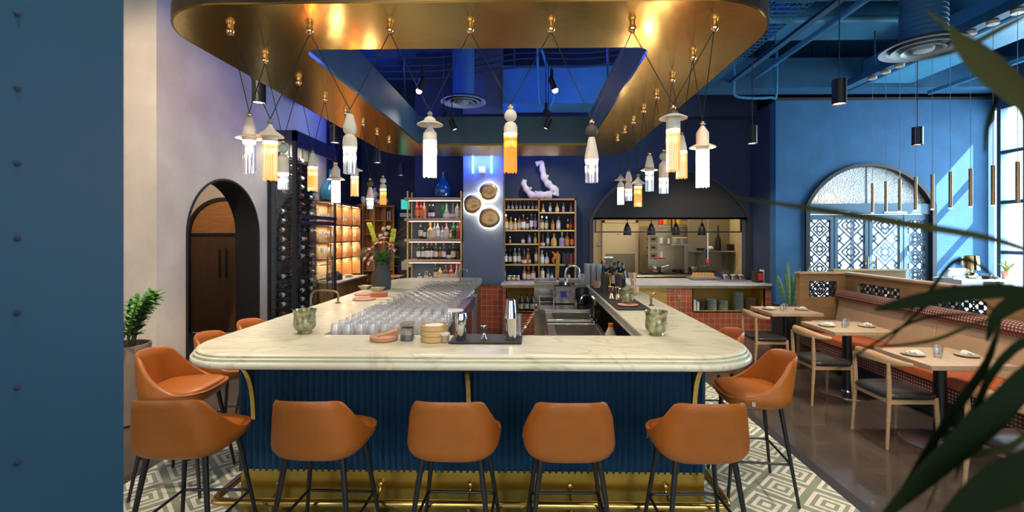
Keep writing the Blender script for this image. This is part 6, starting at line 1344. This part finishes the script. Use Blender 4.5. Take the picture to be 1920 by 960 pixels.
# beer tap and gooseneck on the back arm
bt=thing('beer_tap','beer tap with long yellow wooden handle on the back arm of the bar','tap',(.40,6.98,T)); part('handle', MB().prism([(-.03,.06),(.02,.06),(.045,.40),(.03,.42),(-.015,.42)],-.015,.015,'y'), mat('yellow_wood',(.60,.30,.05),.5), bt); part('base', MB().cyl((0,0,0),.03,.06,16), M['chrome'], bt)
gn_=thing('gooseneck_faucet','large chrome gooseneck faucet beside the beer tap','faucet',(.52,6.95,T)); part('spout', MB().tube(smoothpts([(0,0,0),(.0,0,.14),(.04,0,.22),(.12,0,.24),(.19,0,.20),(.20,0,.06)],6),.018,12), M['chrome'], gn_); part('base', MB().cyl((0,0,0),.032,.05,16), M['chrome'], gn_); part('valve', MB().sphere((.02,-.01,.24),.03,10,8), M['black'], gn_)
solo('sink_tray', MB().rbox(.10,.42,6.86,7.3,T,T+.02,.01), M['whitestone'], 'pale tray beside the passage gap under the beer tap', 'tray')
# mats and tools on the right arm
for k,(y0,y1) in enumerate(((4.35,4.95),(5.0,5.6),(5.65,6.35))): solo('bar_mat', MB().rbox(.80,1.12,y0,y1,T-.001,T+.011,.01), M['rubber'], 'black rubber mat on the dining side arm, %s'%(['nearest','middle','farthest'][k]), 'mat')
MZ=T+.011
for k,(x,y) in enumerate(((.87,5.02),(.925,4.96))): solo('jigger', MB().lathe([(.024,0),(.026,.003),(.014,.05),(.012,.06),(.014,.068),(.028,.13),(.026,.13),(.01,.06),(.012,.01)],18), M['gold'], 'copper jigger on the dining side mats, %s'%('farther one' if k==0 else 'nearer the candle holder'), 'jigger', (x,y+.05,MZ), group='copper jiggers')
for k,(x,y) in enumerate(((.90,5.72),(1.07,5.72),(.98,5.95),(1.12,5.98))): 
    t=thing('metal_tumbler','tall ribbed dark tumbler among the bottles, %s'%(['front one nearer the sinks','front one nearer the dining side','back one nearer the sinks','back one nearer the dining side'][k]),'tumbler',(x,y,MZ),0,'tall ribbed tumblers'); part('cup', MB().lathe([(.034,0),(.040,.07),(.042,.075),(.042,.14),(.045,.145),(.046,.20),(.042,.20),(.038,.02)],24), M['darkcer'] if k<2 else M['brass'], t)
q=thing('tool_jar','round wooden jar bristling with bar spoons and whisks','jar',(1.20,5.45,T)); part('jar', MB().lathe([(.03,0),(.055,.03),(.055,.09),(.045,.11),(.04,.11)],20), M['bamboo'], q)
for k in range(6): solo('bar_spoon', MB().tube([(0,0,0),(.03*math.cos(k)-.02,.02*math.sin(k),.20)],[.006,.012],8), M['linen' if k%2 else 'bamboo'], '%s utensil handle standing in the round wooden jar'%ORD[k], 'utensil', (1.20+.01*math.cos(k),5.45+.01*math.sin(k),T+.06), group='utensils in the wooden jar')
bi=0
for j in range(4):
    for i in range(3 if j else 3):
        x=1.00+.115*i+(.04 if j%2 else 0); y=6.28+.16*j; bottle((x,y,T),'wine',.32,'dark','white' if (i+j)%2 else None,'black' if (i+j)%3 else 'red','dark wine bottle clustered on the bar, %s row, %s from the sinks'%(ORD[j],ORD[i]),'wine bottles clustered on the bar'); bi+=1
bottle((1.27,5.75,T),'liq',.20,'clear','white','white','small white labelled bottle in front of the bottle cluster','wine bottles clustered on the bar')
for j in range(3):
    for i in range(3): o=raw('carafe_glass',gsm,None,(.72+.075*i if 0 else .80+.075*i,6.50+.09*j,T)); o.scale=(.95,.95,2.0); tag(o,'tall narrow clear glass in the block of stacked glasses beside the dark bottles','glass','tall glasses beside the dark bottles')
for k in range(3): solo('cup_stack', MB().lathe([(.03,0),(.042,.11),(.04,.11),(.02,.01)],16), M['white' if k!=1 else 'plateblue'], 'stack of paper cups behind the gooseneck faucet, %s'%ORD[k], 'cup', (.78+.085*k,7.05,T), group='paper cups by the faucet')
bn=thing('ribbed_bowl','small copper bowl at the edge of the farthest mat','bowl',(.86,6.08,MZ)); part('bowl', MB().lathe([(.03,0),(.04,.01),(.045,.09),(.042,.09),(.03,.02),(.01,.01)],20), M['clay'], bn)

# ================================================================== LIGHT, WORLD, CAMERA
def area(name, loc, rot, sx, sy, e, c):
    l = bpy.data.lights.new(name,'AREA'); l.shape='RECTANGLE'; l.size=sx; l.size_y=sy; l.energy=e; l.color=c
    o = raw(name, l, None, loc); o.rotation_euler = rot; return o
def point(name, loc, e, c, r=.06):
    l = bpy.data.lights.new(name,'POINT'); l.energy=e; l.color=c; l.shadow_soft_size=r; return raw(name, l, None, loc)
def spotl(name, loc, aim, e, c, ang=80, r=.05, blend=.6):
    l = bpy.data.lights.new(name,'SPOT'); l.energy=e; l.color=c; l.spot_size=math.radians(ang); l.spot_blend=blend; l.shadow_soft_size=r
    o = raw(name, l, None, loc); o.rotation_euler=(Vector(aim)-Vector(loc)).to_track_quat('-Z','Y').to_euler(); return o
# blue accent uplights above the canopy, shining on the ceiling
for x,y,z,e in ((-2.0,6.9,4.3,45),(1.0,6.8,4.4,40),(-.2,7.0,4.5,14),(-3.3,9.0,4.2,28),(-.4,8.9,3.6,10)): point('blue_uplight',(x,y,z),e,(.03,.08,1),.1)
# unseen ceiling spots without fixtures: some assumed behind the camera, others added for brightness
spotl('unseen_spot',(-.9,1.0,4.6),(-.9,3.0,.9),200,(1,.84,.62),70)
spotl('unseen_spot',(.9,1.0,4.6),(.6,3.0,.9),200,(1,.84,.62),70)
spotl('unseen_spot',(-2.2,2.2,4.4),(-2.6,3.9,.6),200,(1,.84,.62),60)
spotl('unseen_spot',(-2.5,2.2,4.6),(-4.6,5.4,1.7),700,(1,.80,.62),75)  # added to warm and brighten the plaster wall, no fixture
spotl('unseen_spot',(2.2,1.4,4.4),(1.8,3.4,.6),160,(1,.84,.62),60)
spotl('unseen_spot',(3.3,2.6,4.3),(3.6,3.8,.5),220,(1,.86,.68),75)
spotl('unseen_spot',(3.3,4.8,4.3),(3.7,5.6,.5),200,(1,.86,.68),75)
spotl('unseen_spot',(-.2,5.0,4.4),(.6,5.3,.8),110,(1,.82,.58),50)  # added to lighten the dark sink well
spotl('unseen_spot',(-.2,4.6,4.4),(-1.1,5.0,1.0),110,(1,.86,.70),50)  # added to brighten the glass station
# kitchen
area('kitchen_light',(2.7,10.4,2.88),(0,0,0),2.6,1.2,55,(1,.80,.48))
point('vestibule_light',(-5.6,7.2,2.8),38,(1,.75,.55))
# back bar downlights
spotl('unseen_spot',(.2,7.6,3.9),(.2,9.0,1.4),130,(1,.8,.55),80); spotl('unseen_spot',(-.9,7.4,3.9),(-.9,8.6,1.0),30,(1,.85,.7),60); spotl('unseen_spot',(2.9,7.3,3.9),(3.2,8.6,.7),300,(1,.84,.62),80)
# daylight
wd = bpy.data.worlds.new('daylight'); sc.world = wd; wd.use_nodes = True; bg = wd.node_tree.nodes['Background']; bg.inputs[0].default_value=(.78,.92,1.0,1); bg.inputs[1].default_value=3
su = bpy.data.lights.new('sun','SUN'); su.energy=55; su.angle=.01; su.color=(1,.97,.92); so=raw('sun',su); so.rotation_euler=Vector((-.75,.36,-.85)).to_track_quat('-Z','Y').to_euler()
def portal(loc, rot, sx, sy):
    o=area('window_portal',loc,rot,sx,sy,1,(1,1,1)); o.data.cycles.is_portal=True
portal((8.2,6.74,2.3),(0,PI/2,0),3.4,2.9)
area('window_daylight',(8.22,6.74,2.3),(0,PI/2,0),3.3,2.8,560,(.62,.85,1))
for x0,x1 in ((-5.2,-.9),(.7,5.6)): area('window_daylight',((x0+x1)/2,-3.15,2.35),(PI/2,0,0),x1-x0-.1,3.6,28,(.85,.92,1))
area('entrance_daylight',(8.2,11.9,1.9),(-PI/2,0,0),5.5,3.6,260,(.9,.95,1))
struct('wall_back', MB().box(4.45,8.07,12.0,12.1,0,4.0), M['white'])
struct('wall_kitchen', MB().box(4.47,4.59,9.4,12,0,4.0), M['kwall'])
struct('ceiling', MB().box(4.45,8.07,8.5,12,4.0,4.02), M['white'])
struct('ceiling', MB().box(4.45,8.07,8.5,12,4.025,4.14), M['navy2'])
for o in [o for o in bpy.data.objects if o.type=='LIGHT' and o.name.startswith('window_daylight')]: pass

cam = bpy.data.cameras.new('camera'); co = bpy.data.objects.new('camera', cam); COL.objects.link(co); sc.camera = co
co.location = CAM; co.rotation_euler = (PI/2, 0, YAW)
cam.sensor_width = 36; cam.lens = F/1920*36; cam.shift_x = (960-PX)/1920; cam.shift_y = (PY-480)/1920; cam.clip_start = .05
cam.dof.use_dof = True; cam.dof.focus_distance = 4.2; cam.dof.aperture_fstop = 2.2
sc.view_settings.view_transform = 'Standard'; sc.view_settings.look = 'None'; sc.view_settings.gamma = 1; sc.view_settings.use_curve_mapping = False; sc.view_settings.exposure = 0.08
cy = sc.cycles; cy.use_denoising = True; cy.max_bounces = 8; cy.diffuse_bounces = 3; cy.glossy_bounces = 4; cy.transparent_max_bounces = 48; cy.transmission_bounces = 4; cy.caustics_reflective = False; cy.caustics_refractive = False; cy.sample_clamp_indirect = 4; cy.sample_clamp_direct = 0; cy.use_light_tree = True; cy.blur_glossy = .5
